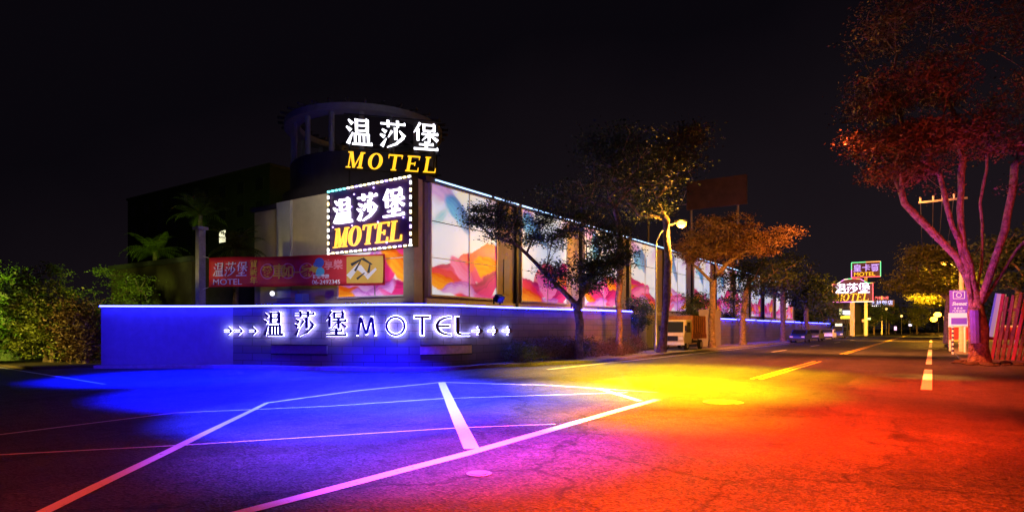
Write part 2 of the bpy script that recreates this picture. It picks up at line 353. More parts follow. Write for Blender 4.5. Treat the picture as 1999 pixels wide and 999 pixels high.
N = offset(WS, .10); nb = MB(); nb.tube([(x, y, wall_h(y)+.05) for x, y in N], .028, 6); nb.build('neon_tube', M['neon'], bw)
# name plaque boxes low on the wall
def wall_point(px, d=0):
    path = offset(WS, d)
    for a, b in zip(path, path[1:]):
        def col(q): z = q[0]*FX+q[1]*FY; l = q[0]*RX+q[1]*RY; return 999.5+l/z*FPX
        ca, cb = col(a), col(b)
        if ca <= px < cb:
            t = (px-ca)/(cb-ca); P = Vector((a[0]+(b[0]-a[0])*t, a[1]+(b[1]-a[1])*t, 0)); ang = math.atan2(b[1]-a[1], b[0]-a[0]); return P, ang
def plaque(px0, px1, m, label):
    o = empty('name_plaque', (0, 0, 0), 0, label, 'plaque'); path = []
    for k in range(13):
        P, _ = wall_point(px0+(px1-px0)*k/12, 0); path.append((P.x, P.y))
    def band(d0, d1, z0, z1, nm, mm):
        q = MB(); A = offset(path, d0); B = offset(path, d1)
        for (x, y), (u, v) in zip(A, B): q.v += [(x, y, z0), (x, y, z1), (u, v, z1), (u, v, z0)]
        for i in range(12):
            for j in range(4): q.f.append((4*i+j, 4*i+(j+1) % 4, 4*i+(j+1) % 4+4, 4*i+j+4))
        q.f += [(3, 2, 1, 0), (48, 49, 50, 51)]; q.build(nm, mm, o)
    band(.08, .004, .60, .92, 'slab', m); band(.10, .004, .55, .598, 'rim', M['dark']); band(.10, .004, .922, .96, 'rim', M['dark'])
plaque(820, 918, mat('beige_stone', (.75, .55, .36), .6, var=.2, vs=6), 'long beige stone plaque low on the curved wall under the letters TEL')
plaque(532, 640, M['wall'], 'dark stone plaque low on the curved wall under the Chinese letters')
# second stretches of wall beyond the gate
def straight_wall(y0, y1, label, neon=True, h=2.4):
    o = empty('boundary_wall', (-15.6, y0, 0), 0, label, 'wall')
    L = y1-y0; q = MB(); q.box(-.3, 0, 0, L, 0, h); w_ = q.build('wall_body', M['brickwall'], o)
    uv = w_.data.uv_layers.new(name='UVMap')
    for l in w_.data.loops:
        c = w_.data.vertices[l.vertex_index].co; uv.data[l.index].uv = (c.y, c.z)
    q = MB(); q.box(-.35, .06, 0.0, L, h+.002, h+.07); q.build('coping', M['coping'], o)
    if neon:
        y = .2
        while y < L-1:
            e = min(y+6.5, L-.1); q = MB(); q.tube([(.09, y, h+.05), (.09, e, h+.05)], .035, 6); q.build('neon_tube', M['neon'], o); y = e+.9
    return o
straight_wall(54.2, 96, 'straight boundary wall with broken neon line beyond the orange gate pillar')
straight_wall(97.5, 128, 'farthest stretch of boundary wall behind the parked cars', True)
gp = MB(); gp.box(-15.9, -15.1, 50.6, 54.1, .13, 3.15); o = gp.build('gate_pillar', M['wall_light'])
tag(o, 'thick rectangular gate pillar lit orange behind the orange trunk', 'pillar')
# recessed blue gate between the wall end and the truck
gt = empty('entrance_gate', (-17.6, 36.3, 0), 0, 'recessed entrance gate screen lit blue past the end of the curved wall', 'gate')
q = MB(); q.box(-.12, 0, 0, 14.2, .1, 2.2); q.build('gate_panel', M['wall_light'], gt)
for y in np.arange(.6, 14, 1.3): q = MB(); q.box(.003, .05, y-.05, y+.05, .1, 2.2); q.build('batten', M['steel'], gt)
q = MB(); q.tube([(.06, .2, 2.26), (.06, 6.5, 2.26)], .03, 6); q.build('neon_tube', M['neon'], gt)
point('gate_glow_lamp', (-16.6, 38.5, 2.3), 60, (.05, .08, 1))
# ------------------------------------------------------------------ printed art panels
def fbm(x, y, seed, oct=5):
    r = np.random.default_rng(seed); t = np.zeros_like(x); a = 1; tot = 0
    for o in range(oct):
        gsz = 64; gr = r.random((gsz, gsz)); X = x*2**o+r.random()*40; Y = y*2**o+r.random()*40
        xi = np.floor(X).astype(int); yi = np.floor(Y).astype(int); fx = X-xi; fy = Y-yi; fx = fx*fx*(3-2*fx); fy = fy*fy*(3-2*fy)
        g_ = lambda i, j: gr[i % gsz, j % gsz]
        t += a*((g_(xi, yi)*(1-fx)+g_(xi+1, yi)*fx)*(1-fy)+(g_(xi, yi+1)*(1-fx)+g_(xi+1, yi+1)*fx)*fy); tot += a; a *= .5
    return t/tot
def mixc(a, b, t): return a*(1-t[..., None])+np.array(b)*t[..., None]
def sst(e0, e1, x): t = np.clip((x-e0)/(e1-e0), 0, 1); return t*t*(3-2*t)
def art(u, v, sd):           # large soft petals: blue and violet above, crimson, orange and pink below
    r = np.random.default_rng(sd); wx = fbm(u*2.2, v*2.2, sd+1)-.5; wy = fbm(u*2.2, v*2.2, sd+2)-.5
    U = u+wx*.30; V = v+wy*.26
    c = np.ones(u.shape+(3,))*np.array([.66, .73, .82])
    c = mixc(c, (.80, .83, .86), sst(.4, .65, fbm(U*2, V*2.5, sd+3)))
    def petal(c, cx, cy, rx, ry, an, dark, light, al=1, soft=.06, fade=0):
        x = U-cx; y = V-cy; a = R(an); X = (x*math.cos(a)+y*math.sin(a))/rx; Y = (-x*math.sin(a)+y*math.cos(a))/ry
        d = np.sqrt(X*X+Y*Y); m = sst(1, 1-soft/min(rx, ry), d)*al
        if fade: m = m*(1-fade*sst(-.9, .8, X))
        ve = .5+.5*np.sin(np.arctan2(Y+.02, X+1.5)*26+fbm(U*4, V*4, sd+int(cx*31+cy*17) % 90)*7)
        t = np.clip(sst(-1.0, .95, -Y)*.75+sst(1, .2, d)*.15+ve*.22-.05, 0, 1)
        col = np.array(dark)*(1-t[..., None])+np.array(light)*t[..., None]
        return c*(1-m[..., None])+col*m[..., None]
    j = lambda s_=.07: r.uniform(-s_, s_)
    c = petal(c, .55+j(), .97, .30, .14, 20, (.80, .70, .30), (.80, .78, .60), .8, .12)
    c = petal(c, .10+j(), .95, .34, .16, -25, (.26, .06, .34), (.62, .36, .62), .85, .10)
    c = petal(c, .90+j(), .92, .34, .13, 30, (.32, .16, .50), (.66, .50, .74), .7, .12)
    c = petal(c, .30+j(), .80+j(.04), .26, .15, -30+j(20), (.015, .09, .34), (.10, .48, .72), .95, .05)
    c = petal(c, .42+j(), .74+j(.04), .20, .09, -55+j(20), (.01, .04, .20), (.12, .36, .66), .9, .04)
    c = petal(c, .12+j(), .70+j(), .16, .09, 40, (.04, .32, .42), (.42, .70, .74), .8, .08)
    c = petal(c, .78+j(), .68+j(), .20, .05, -30, (.10, .36, .60), (.60, .74, .82), .5, .08)
    P_ = [((.30, .0, .08), (.80, .04, .22)), ((.60, .04, .0), (.92, .38, .02)), ((.50, .01, .20), (.84, .22, .48)), ((.55, .0, .05), (.84, .06, .08)), ((.34, .02, .36), (.74, .46, .80))]
    if sd % 2: U = 1-U
    for cx, cy, rx, ry, an, k, fd in ((.12, .33, .36, .16, -18, 0, 0), (.50, .27, .30, .10, -24, 3, .2), (.06, .23, .34, .10, 8, 1, 0), (.86, .18, .36, .09, -6, 0, 0), (.40, .17, .36, .12, 22, 2, 0), (.72, .10, .34, .09, 14, 3, 0),
                                  (.16, .10, .34, .10, -12, 0, 0), (.50, .05, .30, .08, -10, 4, .3), (.92, .05, .28, .08, 18, 1, 0), (.16, .02, .24, .06, 10, 2, 0), (.70, .00, .24, .05, 0, 4, 0)):
        d_, l_ = P_[(k+(sd % 3 if k == 3 else 0)) % 5]
        c = petal(c, cx+j(.08), cy+j(.03), rx*(1+j(.2)), ry*(1+j(.2)), an+j(14), d_, l_, 1, .015, fd)
    return np.clip(c, 0, 1)
am = bpy.data.materials.new('printed_film_emissive'); am.use_nodes = True; n = am.node_tree; b = n.nodes['Principled BSDF']
at_ = n.nodes.new('ShaderNodeVertexColor'); at_.layer_name = 'print'; n.links.new(at_.outputs[0], b.inputs['Base Color']); n.links.new(at_.outputs[0], b.inputs['Emission Color'])
b.inputs['Emission Strength'].default_value = .74; b.inputs['Roughness'].default_value = .35  # film also emits its own print colour
def art_sheet(w_, h_, seed, parent, u0=0, u1=1, res=.055):
    nx, nz = int(w_/res), int(h_/res)
    U, V = np.meshgrid(np.linspace(0, 1, nx+1), np.linspace(0, 1, nz+1))
    co = np.stack([U*w_, np.zeros_like(U), V*h_], -1).reshape(-1, 3)
    i = np.arange(nx)[None, :]+np.arange(nz)[:, None]*(nx+1)
    f = np.stack([i, i+1, i+nx+2, i+nx+1], -1).reshape(-1, 4)
    me = bpy.data.meshes.new('printed_film'); me.from_pydata(co.tolist(), [], f.tolist()); me.update(); me.materials.append(am)
    ca = me.color_attributes.new('print', 'FLOAT_COLOR', 'POINT'); c = art(u0+(u1-u0)*U, V, seed).reshape(-1, 3)
    ca.data.foreach_set('color', np.concatenate([c, np.ones((len(c), 1))], 1).ravel())
    o = bpy.data.objects.new('printed_film', me); COL.objects.link(o); o.parent = parent; return o
def art_panel(loc, rz, w_, h_, seed, label, group):
    root = empty('art_panel', loc, rz, label, 'art panel', group)
    art_sheet(w_, h_, seed, root)
    fr = MB(); t = .09
    fr.box(-t, 0, -.06, .1, -t, h_+t); fr.box(w_, w_+t, -.06, .1, -t, h_+t); fr.box(0, w_, -.06, .1, h_, h_+t); fr.box(0, w_, -.06, .1, -t, 0); fr.build('frame', M['white'], root)
    mu = MB(); mu.box(w_*.55-.03, w_*.55+.03, -.045, -.003, 0, h_)
    mu.box(0, w_, -.035, -.006, h_*.335-.02, h_*.335+.02); mu.build('mullion', M['white'], root)
    m2 = MB(); m2.box(0, w_, -.034, -.005, h_*.665-.02, h_*.665+.02); m2.build('dark_mullion', M['dark'], root)
    return root
# ------------------------------------------------------------------ the motel building
FXX = -20.3; PB, PT, RT = 3.25, 8.65, 8.93
mo = empty('motel_building', (FXX, 22.2, 0), 0, 'long three storey beige motel building with art panels and neon along its roof edge', 'building')
NB = 12; LB = 8*NB+1
q = MB(); q.box(-14, 0, 0, LB, 0, RT-.25); q.build('wall', M['beige'], mo)
q = MB(); q.box(-14.2, .25, -.2, LB+.2, RT-.247, RT); q.build('roof', M['drum'], mo)
q = MB(); q.box(0.003, .12, .0, LB, PB-.5, PB-.2); q.build('ledge', M['white'], mo)
for k in range(NB):
    y = .3+8*k
    q = MB(); q.box(.003, .18, y+7.42, y+7.62, .1, RT-.25); q.build('downpipe', M['dark'], mo)
    wn = MB(); wn.box(.003, .05, y+6.3, y+6.85, PB+.3, PB+2.3); wf = wn.build('window', M['grey'], mo)
    s0 = y+random.uniform(-.2, .2)
    for a, l in ((0, 4.6), (4.9, 2.4)):
        q = MB(); q.tube([(.30, s0+a, RT-.10), (.30, s0+a+l, RT-.10)], .035, 6); q.build('neon_tube', M['neonb'], mo)
words_ = ['first from the corner', 'second from the corner', 'third from the corner', 'fourth from the corner', 'fifth from the corner', 'sixth from the corner', 'seventh from the corner', 'eighth from the corner', 'ninth from the corner', 'tenth from the corner', 'eleventh from the corner', 'last and farthest']
for k in range(NB):
    art_panel((FXX+.14, 22.5+8*k, PB), R(90), 5.4, PT-PB, [3, 21, 35, 48, 52, 66, 71, 88, 93, 101, 115, 127][k], 'ink cloud art panel on the road side, '+words_[k], 'art panels along the motel')
# wing facing the side street
fw = empty('motel_front_wing', (-31.4, 21.9, 0), 0, 'beige front wing of the motel with grey left edge behind the red banner', 'building')
q = MB(); q.box(0, 10.6, 0, .28, 0, RT); q.box(0, .3, .3, 13, 0, RT); q.build('wall', M['beige'], fw)
q = MB(); q.box(-.05, 1.25, -.14, -.003, .1, RT-.05); q.build('grey_panel', M['grey'], fw)
q = MB(); q.box(0, 1.1, -.9, -.145, 3.0, 3.1); q.box(.1, 1.9, -.6, -.15, 3.3, 3.7); q.build('canopy', M['grey'], fw)
art_panel((-26.0, 21.75, PB), 0, 5.0, PT-PB, 205, 'ink cloud art panel on the front wing, half hidden by the dotted sign', 'art panels along the motel')
cc = MB(); cc.box(-20.85, -20.15, 21.3, 21.88, 0, 8.7); o = cc.build('corner_column', M['beige']); tag(o, 'dark square corner column between the dotted sign and first road side panel', 'column')
# round tower with open pergola crown
tw = empty('round_tower', (-32.4, 29.4, 0), 0, 'dim round rooftop tower with an open pergola crown behind the top sign', 'tower')
def ring(mb, r0, r1, z0, z1, a0=0, a1=2*PI, n=48):
    for i in range(n):
        t0 = a0+(a1-a0)*i/n; t1 = a0+(a1-a0)*(i+1)/n
        P = [(r*math.cos(t), r*math.sin(t), z) for z in (z0, z1) for r, t in ((r0, t0), (r1, t0), (r1, t1), (r0, t1))]
        mb.poly(P, [(3, 2, 1, 0), (4, 5, 6, 7), (0, 1, 5, 4), (1, 2, 6, 5), (2, 3, 7, 6), (3, 0, 4, 7)])
q = MB(); ring(q, 4.6, 4.9, 0, 12.4); q.build('drum_wall', M['drum'], tw, False)
q = MB(); ring(q, 4.5, 5.4, 9.6, 10.3); q.build('cornice', M['drum'], tw)
q = MB(); ring(q, 4.3, 5.3, 14.9, 15.3); q.build('crown_ring', M['wall_light'], tw)
q = MB(); q.prism([(4.8*math.cos(2*PI*i/32), 4.8*math.sin(2*PI*i/32)) for i in range(32)], 12.402, 12.5); q.build('deck', M['drum'], tw)
for i in range(16):
    t = 2*PI*i/16; q = MB(); q.tube([(4.75*math.cos(t), 4.75*math.sin(t), 12.5), (4.75*math.cos(t), 4.75*math.sin(t), 14.9)], .17, 8); q.build('post', M['wall_light'], tw)
for i in range(32):
    t = 2*PI*i/32+.05; T = Matrix.Rotation(t, 4, 'Z'); q = MB(); q.box(3.9, 5.7, -.06, .06, 15.302, 15.45, T); q.build('rafter', M['drum'], tw)
spot('tower_fill', (-42, 14, 8), (-36, 27, 13.8), 130, (.75, .6, 1), 34, 1)  # unseen spot added so the tower's left side shows
# lower annex buildings at the left
def block(name, x0, x1, y0, y1, h, wallm, label, wins=0, lit=None, floors=2, cols=5):
    o = empty(name, (x0, y0, 0), 0, label, 'building')
    q = MB(); q.box(0, x1-x0, 0, y1-y0, 0, h); q.build('wall', wallm, o)
    q = MB(); q.box(-.15, x1-x0+.15, -.15, y1-y0+.15, h+.002, h+.3); q.build('parapet', M['drum'], o)
    if wins:
        for f in range(floors):
            for c in range(cols):
                wx = (c+.5)*(x1-x0)/cols; wz = 1.2+f*(h-1)/floors
                q = MB(); q.box(wx-.75, wx+.75, -.06, -.003, wz-.06, wz+1.5); fr = q.build('window', M['drum'], o)
                q = MB(); q.box(wx-.67, wx+.67, -.08, -.061, wz, wz+1.42); q.build('pane', M['litwin'] if lit == (f, c) else M['glass'], fr)
    return o
M['litwin'] = glow('lit_window', (1, .95, .6), 1.6)
M['dimblock'] = mat('far_block_wall', (.03, .03, .04), .85, var=.2, vs=.6)
M['darkblock'] = mat('dark_block_wall', (.10, .09, .13), .85, var=.2, vs=.6)
block('annex_building', -44, -32.6, 27, 40, 8.2, M['darkblock'], 'low dark annex building with violet roof behind the red banner', 1, None, 2, 5)
block('garage_building', -47, -36.5, 19.5, 30, 5.6, mat('brown_plaster', (.06, .035, .035), .85, var=.2), 'low brown garage block between palm and the hedge bushes', 1, None, 1, 3)
block('apartment_building', -96, -62, 42, 58, 20, M['dimblock'], 'tall unlit apartment block at the left with one lit window', 1, (4, 6), 7, 9)
# ------------------------------------------------------------------ glyphs (own strokes, 100 unit box)
def H(x0, x1, y, w=6): return ('p', [(x0, y-w/2), (x1, y-w/2), (x1, y+w/2), (x1-3, y+w/2+5), (x1-10, y+w/2), (x0, y+w/2)])
def Vv(x, y1, y0, w=10): return ('p', [(x-w/2, y0), (x+w/2, y0), (x+w/2, y1-2), (x+w/2-2, y1), (x-w/2-2, y1+1)])
def D(a, b, w0, w1):
    dx, dy = b[0]-a[0], b[1]-a[1]; l = math.hypot(dx, dy); nx, ny = -dy/l, dx/l
    return ('p', [(a[0]+nx*w0/2, a[1]+ny*w0/2), (a[0]-nx*w0/2, a[1]-ny*w0/2), (b[0]-nx*w1/2, b[1]-ny*w1/2), (b[0]+nx*w1/2, b[1]+ny*w1/2)])
def sanshui(x, s=1.0, y=0):
    return [D((x+6, y+92*s), (x+21, y+78*s), 5, 13), D((x-1, y+66*s), (x+15, y+53*s), 5, 13), D((x+5, y+4*s), (x+22, y+46*s), 14, 3)]
GL = {
 '温': sanshui(4)+[Vv(40, 96, 50, 10), Vv(80, 96, 50, 10), H(40, 80, 92), H(44, 77, 73, 5), H(44, 77, 54, 5),
      Vv(36, 43, 6, 9), Vv(84, 43, 6, 9), Vv(52, 41, 6, 7), Vv(68, 41, 6, 7), H(34, 86, 41), H(24, 99, 4, 7)],
 '莎': [H(3, 97, 88), Vv(32, 101, 76, 9), Vv(68, 101, 76, 9)]+sanshui(3, .72)+[Vv(61, 75, 30, 11), D((46, 62), (32, 38), 10, 3), D((74, 64), (94, 42), 4, 13), D((90, 40), (62, 14), 11, 8), D((63, 15), (28, 0), 8, 3)],
 '堡': [D((28, 101), (4, 64), 10, 3), Vv(20, 80, 34, 10), Vv(43, 98, 70, 8), Vv(83, 98, 70, 8), H(42, 84, 95), H(46, 80, 73, 5), H(34, 98, 60),
      Vv(63, 71, 30, 9), D((60, 58), (36, 36), 8, 3), D((66, 58), (96, 36), 4, 12), H(24, 80, 20), Vv(52, 31, 4, 11), H(4, 98, 3, 7)],
}
def Rr(x0, x1, y0, y1): return ('p', [(x0, y0), (x1, y0), (x1, y1), (x0, y1)])
SER = {
 'M': (100, [Rr(0, 28, 0, 6), Rr(0, 30, 94, 100), D((15, 4), (15, 96), 7, 7), D((20, 99), (47, 2), 17, 15), D((47, 2), (80, 99), 6, 7), D((82, 4), (82, 96), 17, 17), Rr(66, 100, 0, 6), Rr(72, 100, 94, 100)]),
 'O': (92, [('ring', 44, 50, 43, 51, 22, 45)]),
 'T': (88, [Rr(2, 86, 92, 100), D((44, 4), (44, 94), 18, 18), Rr(27, 61, 0, 6), D((4, 98), (4, 74), 8, 3), D((84, 98), (84, 74), 8, 3)]),
 'E': (86, [D((20, 4), (20, 96), 18, 18), Rr(4, 80, 93, 100), Rr(4, 82, 0, 7), Rr(24, 56, 47, 54), D((56, 62), (56, 38), 5, 5), D((78, 98), (78, 76), 8, 3), D((80, 2), (80, 27), 8, 3)]),
 'L': (84, [D((20, 4), (20, 96), 18, 18), Rr(4, 38, 94, 100), Rr(4, 78, 0, 7), D((77, 2), (77, 30), 8, 3)]),
}
def arc(cx, cy, rx, ry, w, a0, a1, n=20):
    o = []
    for i in range(n):
        t0 = R(a0+(a1-a0)*i/n); t1 = R(a0+(a1-a0)*(i+1)/n)
        o.append(('p', [(cx+(rx+w/2)*math.cos(t0), cy+(ry+w/2)*math.sin(t0)), (cx+(rx+w/2)*math.cos(t1), cy+(ry+w/2)*math.sin(t1)), (cx+(rx-w/2)*math.cos(t1), cy+(ry-w/2)*math.sin(t1)), (cx+(rx-w/2)*math.cos(t0), cy+(ry-w/2)*math.sin(t0))]))
    return o
W_ = 12
THIN = {
 'M': (104, [D((8, 0), (24, 100), W_, W_), D((23, 99), (52, 6), W_, W_), D((52, 6), (80, 99), W_, W_), D((80, 100), (96, 0), W_, W_)]),
 'O': (106, arc(50, 50, 48, 48, W_, 0, 360, 36)),
 'T': (74, [D((2, 98), (66, 98), W_, W_), D((34, 0), (34, 97), W_, W_)]),
 'E': (70, arc(54, 50, 46, 47, W_, 95, 265, 22)+[D((10, 50), (56, 50), W_, W_), D((50, 97), (62, 97), W_, W_), D((50, 3), (62, 3), W_, W_)]),
 'L': (74, [D((20, 100), (20, 20), W_+1, W_+1)]+arc(38, 21, 18, 18, W_, 180, 270, 8)+[D((37, 3), (70, 3), W_, W_)]),
 '>': (88, [D((0, 50), (72, 50), 15, 15), D((42, 88), (78, 48), 15, 15), D((42, 12), (78, 52), 15, 15)]),
}
def glyph(mb, strokes, sx, sy, ox, oy, depth, y0, shear=0, grow=0):
    """strokes into mb: local X right, Z up, front face at y = y0 - depth."""
    cnt = 0
    for st in strokes:
        cnt += 1; dd = depth+.0011*(cnt % 9)
        if st[0] == 'p':
            P = st[1]
            a = sum(P[i][0]*P[(i+1) % len(P)][1]-P[(i+1) % len(P)][0]*P[i][1] for i in range(len(P)))
            if a < 0: P = list(reversed(P))
            if grow:
                cx = sum(p[0] for p in P)/len(P); cy = sum(p[1] for p in P)/len(P); Q = []
                for x, y in P: Q.append((x+math.copysign(grow, x-cx), y+math.copysign(grow, y-cy)))
                P = Q
            pts = [(ox+(x+shear*y)*sx/100, oy+y*sy/100) for x, y in P]; n = len(pts)
            V_ = [(x, y0-dd, z) for x, z in pts]+[(x, y0, z) for x, z in pts]
            mb.poly(V_, [tuple(range(n)), tuple(reversed(range(n, 2*n)))]+[(i, n+i, n+(i+1) % n, (i+1) % n) for i in range(n)])
        else:
            _, cx, cy, rx, ry, ix, iy = st; n = 32; V_ = []
            for yy in (y0-dd, y0):
                for (ax, ay) in ((rx, ry), (ix, iy)):
                    for i in range(n):
                        t = 2*PI*i/n; x = cx+ax*math.cos(t); y = cy+ay*math.sin(t); V_.append((ox+(x+shear*y)*sx/100, yy, oy+y*sy/100))
            F = []
            for i in range(n):
                j = (i+1) % n; F += [(i, j, n+j, n+i), (2*n+i, 3*n+i, 3*n+j, 2*n+j), (i, 2*n+i, 2*n+j, j), (n+i, n+j, 3*n+j, 3*n+i)]
            mb.poly(V_, F)
def text_mesh(body, size, m, parent, loc, name='lettering', extrude=.01, off=0, rx=90, shear=0, sx=1):
    c = bpy.data.curves.new('t', 'FONT'); c.body = body; c.size = size; c.extrude = extrude; c.offset = off; c.shear = shear
    o = bpy.data.objects.new('t', c); COL.objects.link(o); dg = bpy.context.evaluated_depsgraph_get()
    me = bpy.data.meshes.new_from_object(o.evaluated_get(dg)); bpy.data.objects.remove(o)
    me.materials.clear(); me.materials.append(m)
    r = bpy.data.objects.new(name, me); COL.objects.link(r); r.parent = parent; r.location = loc; r.rotation_euler = (R(rx), 0, 0); r.scale = (sx, 1, 1); return r
# ------------------------------------------------------------------ halo-lit lettering on the curved wall
wl = empty('wall_lettering', (-18, 16, 0), 0, 'dark halo lit letters 温莎堡 MOTEL with arrows along the curved wall', 'sign')
def put_wall(kind, strokes, px, y_top, y_bot, wpx, name):
    P, an = wall_point(px, .0); z = P.x*FX+P.y*FY
    ht = (y_bot-y_top)*z/FPX; zb = CAMH+(HOR-y_bot)*z/FPX; wd = wpx*z/FPX/max(.35, abs(math.cos(an-YAW)))
    base = Vector((P.x, P.y, zb)); rt = empty('tmp', (0, 0, 0)); bpy.data.objects.remove(rt)
    fr = MB(); glyph(fr, strokes, wd, ht, 0, 0, .03, -.15, 0, .5 if kind != 'cjk' else 1.0); o = fr.build(name, M['letterdark'], wl)
    o.location = base-wl.location; o.rotation_euler.z = an
    hb = MB(); glyph(hb, strokes, wd, ht, 0, 0, .003, -.135, 0, -2.6 if kind != 'cjk' else -1.6); h = hb.build('halo_led', M['halo'], o)
for ch, px in (('温', 519), ('莎', 579), ('堡', 640)): put_wall('cjk', GL[ch], px, 608, 655, 44, 'letter')
for ch, px, wp in (('M', 699, 41), ('O', 757, 37), ('T', 808, 34), ('E', 846, 34), ('L', 879, 33)): put_wall('thin', THIN[ch][1], px, 618, 654, wp*100/THIN[ch][0]*1.0 if ch != 'O' else 37, 'letter')
for px in (442, 463, 491, 917, 948, 976): put_wall('arrow', THIN['>'][1], px, 636, 655, 22, 'arrow')
# ------------------------------------------------------------------ roof-top sign
d_ = Vector((3.0, 3.7)); ang = math.atan2(3.7, 3.0)
tsgn = empty('rooftop_sign', (-26.0, 22.2, 9.36), R(49), 'topmost glowing sign, white 温莎堡 over amber MOTEL, before the round tower', 'sign')
def sign_face(root, x0, wtot, z_cjk, h_cjk, z_lat, h_lat, dep=.08, gap=.18, cw=None, xl=0, y0=0):
    cw = cw or wtot/3.5
    for i, ch in enumerate('温莎堡'):
        q = MB(); glyph(q, GL[ch], cw, h_cjk, x0+i*(wtot-cw)/2, z_cjk, dep, y0, 0); q.build('letter', M['lwhite'], root)
    tot = sum(SER[c][0] for c in 'MOTEL')+4*gap*100; s = (wtot-xl)/(tot+18); x = x0+xl*.5
    for c in 'MOTEL':
        q = MB(); glyph(q, SER[c][1], s*100, h_lat, x, z_lat, dep, y0, .17*h_lat/(s*100)); q.build('letter', M['lamber'], root); x += (SER[c][0]+gap*100)*s
sign_face(tsgn, 0, 5.0, 2.1, 1.45, .86, .86, gap=.24, cw=1.42)
q = MB()
for zz in (.75, 1.85, 2.2, 3.75): q.box(-.1, 5.15, .05, .1, zz, zz+.05)
for x in (0.2, 2.5, 4.9): q.box(x-.04, x+.04, .102, .2, -.3, 3.8); q.tube([(x, .15, 3.4), (x, 2.2, -.3)], .035, 6)
q.build('support_frame', M['dark'], tsgn)
# ------------------------------------------------------------------ boxed sign with running bulbs
bs = empty('bulb_sign', (-25.8, 21.0, 5.5), 0, 'purple board sign framed by running bulbs, white 温莎堡 and amber MOTEL', 'sign')
q = MB(); q.box(0, 5.75, 0, .35, 0, 3.12); q.build('board', M['signback'], bs)
q = MB(); q.box(-.08, 0, -.05, .4, -.08, 3.2); q.box(5.75, 5.83, -.05, .4, -.08, 3.2); q.box(0, 5.75, -.05, .4, 3.12, 3.2); q.box(0, 5.75, -.05, .4, -.08, 0); q.build('frame', M['dark'], bs)
q = MB(); q.box(.6, .75, .35, .85, .6, .75); q.box(5, 5.15, .35, .85, .6, .75); q.box(.6, .75, .35, .85, 2.5, 2.65); q.build('bracket', M['steel'], bs)
sign_face(bs, .32, 5.05, 1.42, 1.3, .22, .98, dep=.1, gap=.06, cw=1.45)
def bulbs(root, pts, size, mats):
    grp = {}
    for i, (x, z, hz) in enumerate(pts):
        q = MB(); a, b_ = (size*1.5, size*.75) if hz else (size*.75, size*1.5)
        q.box(x-a, x+a, -.12, -.055, z-b_, z+b_); q.build('bulb', mats(i), root)
P_ = [(x, 3.16, 1) for x in np.arange(0, 5.8, .30)]+[(x, -.04, 1) for x in np.arange(0, 5.8, .34)]
P_ += [(-.04, z, 0) for z in np.arange(.15, 3.0, .34)]+[(5.79, z, 0) for z in np.arange(.15, 3.0, .34)]
bulbs(bs, P_, .055, lambda i: M['bulbc'] if i < 5 else M['bulby'] if i % 3 == 0 else M['bulbv'] if i % 7 == 0 else M['bulb'])
for (x, z) in [(1.9, 2.8), (3.3, 2.95), (5.0, 2.4), (1.7, 2.2), (3.4, 1.9), (1.75, 1.25), (3.6, 1.25), (5.3, 1.3), (2.0, .3), (.3, 1.3), (4.2, .2)]:
    q = MB(); q.ball((x, -.06, z), .045); q.build('bulb', M['bulbv'], bs)
spot('wing_wall_fill', (-25.5, 18.6, 9.5), (-28.2, 22, 8.1), 330, (1, .9, .7), 62, .35)  # added spot on the wing wall; cone edge makes its diagonal shade
spot('column_lamp', (-19.2, 19.8, 2.8), (-20.5, 21.6, 4.2), 35, (1, .85, .4), 60, 1)
# floodlights on the wall washing the facade
for i, (y, lab) in enumerate(((29.0, 'small black floodlight on the wall coping before the second panel'), (36.8, 'small black floodlight on the coping near the slim pole trunk'), (22.0, 'small black floodlight behind the coping at the building corner'))):
    r = empty('floodlight', (-15.85, y, 2.66), R(90), lab, 'floodlight', 'floodlights on the wall')
    q = MB(); q.box(-.22, .22, -.12, .12, .12, .42, Matrix.Rotation(R(25), 4, 'X')); q.build('housing', M['dark'], r)
    q = MB(); q.box(-.25, -.22, -.03, .03, 0, .3); q.box(.22, .25, -.03, .03, 0, .3); q.box(-.25, .25, -.05, .05, -.01, .0); q.build('bracket', M['dark'], r)
for k in range(8): spot('facade_wash_lamp', (-16.6, 29+8*k, 2.9), (FXX, 29.4+8*k, 6.2), 100, (1, .74, .34), 40, 1)
# roof-light on the wing
q = MB(); q.ball((-30.6, 20.9, 3.55), .14); tag(q.build('globe_lamp', glow('globe', (1, 1, 1), 1.6)), 'small white globe lamp below the left half of the banner', 'lamp')
q = MB(); q.box(-27.6, -27.0, 20.2, 20.6, 2.95, 3.4, None); tag(q.build('junction_box', M['pblue']), 'small dark blue equipment box on a bracket below the banner', 'box')
# ------------------------------------------------------------------ the red banner
a = Vector((-30.9, 17.4, 0)); b_ = Vector((-22.1, 21.3, 0)); L = (b_-a).length; an = math.atan2(b_.y-a.y, b_.x-a.x)
bn = empty('street_banner', (a.x, a.y, 3.72), an, 'long red printed banner with yellow characters hung above the wall', 'banner')
nx = 60; q = MB(); hB = 1.52
for i in range(nx+1):
    for j in range(7): x = L*i/nx; z = hB*j/6; q.v.append((x, .02*math.sin(x*2.1+z)+.012*math.sin(x*6), z+.02*math.sin(x*1.3)*(1 if j in (0, 6) else 0)))
for i in range(nx):
    for j in range(6): q.f.append((i*7+j, (i+1)*7+j, (i+1)*7+j+1, i*7+j+1))
sh = q.build('cloth', M['red'], bn, True)
so = sh.modifiers.new('t', 'SOLIDIFY'); so.thickness = .008
F_ = -.045
q = MB()
for i, ch in enumerate('温莎堡'): glyph(q, GL[ch], .62, .72, .25+i*.66, .55, .01, F_, .15)
q.build('lettering', M['wht'], bn)
text_mesh('MOTEL', .42, M['wht'], bn, (.25, F_, .12), off=0, sx=1.25)
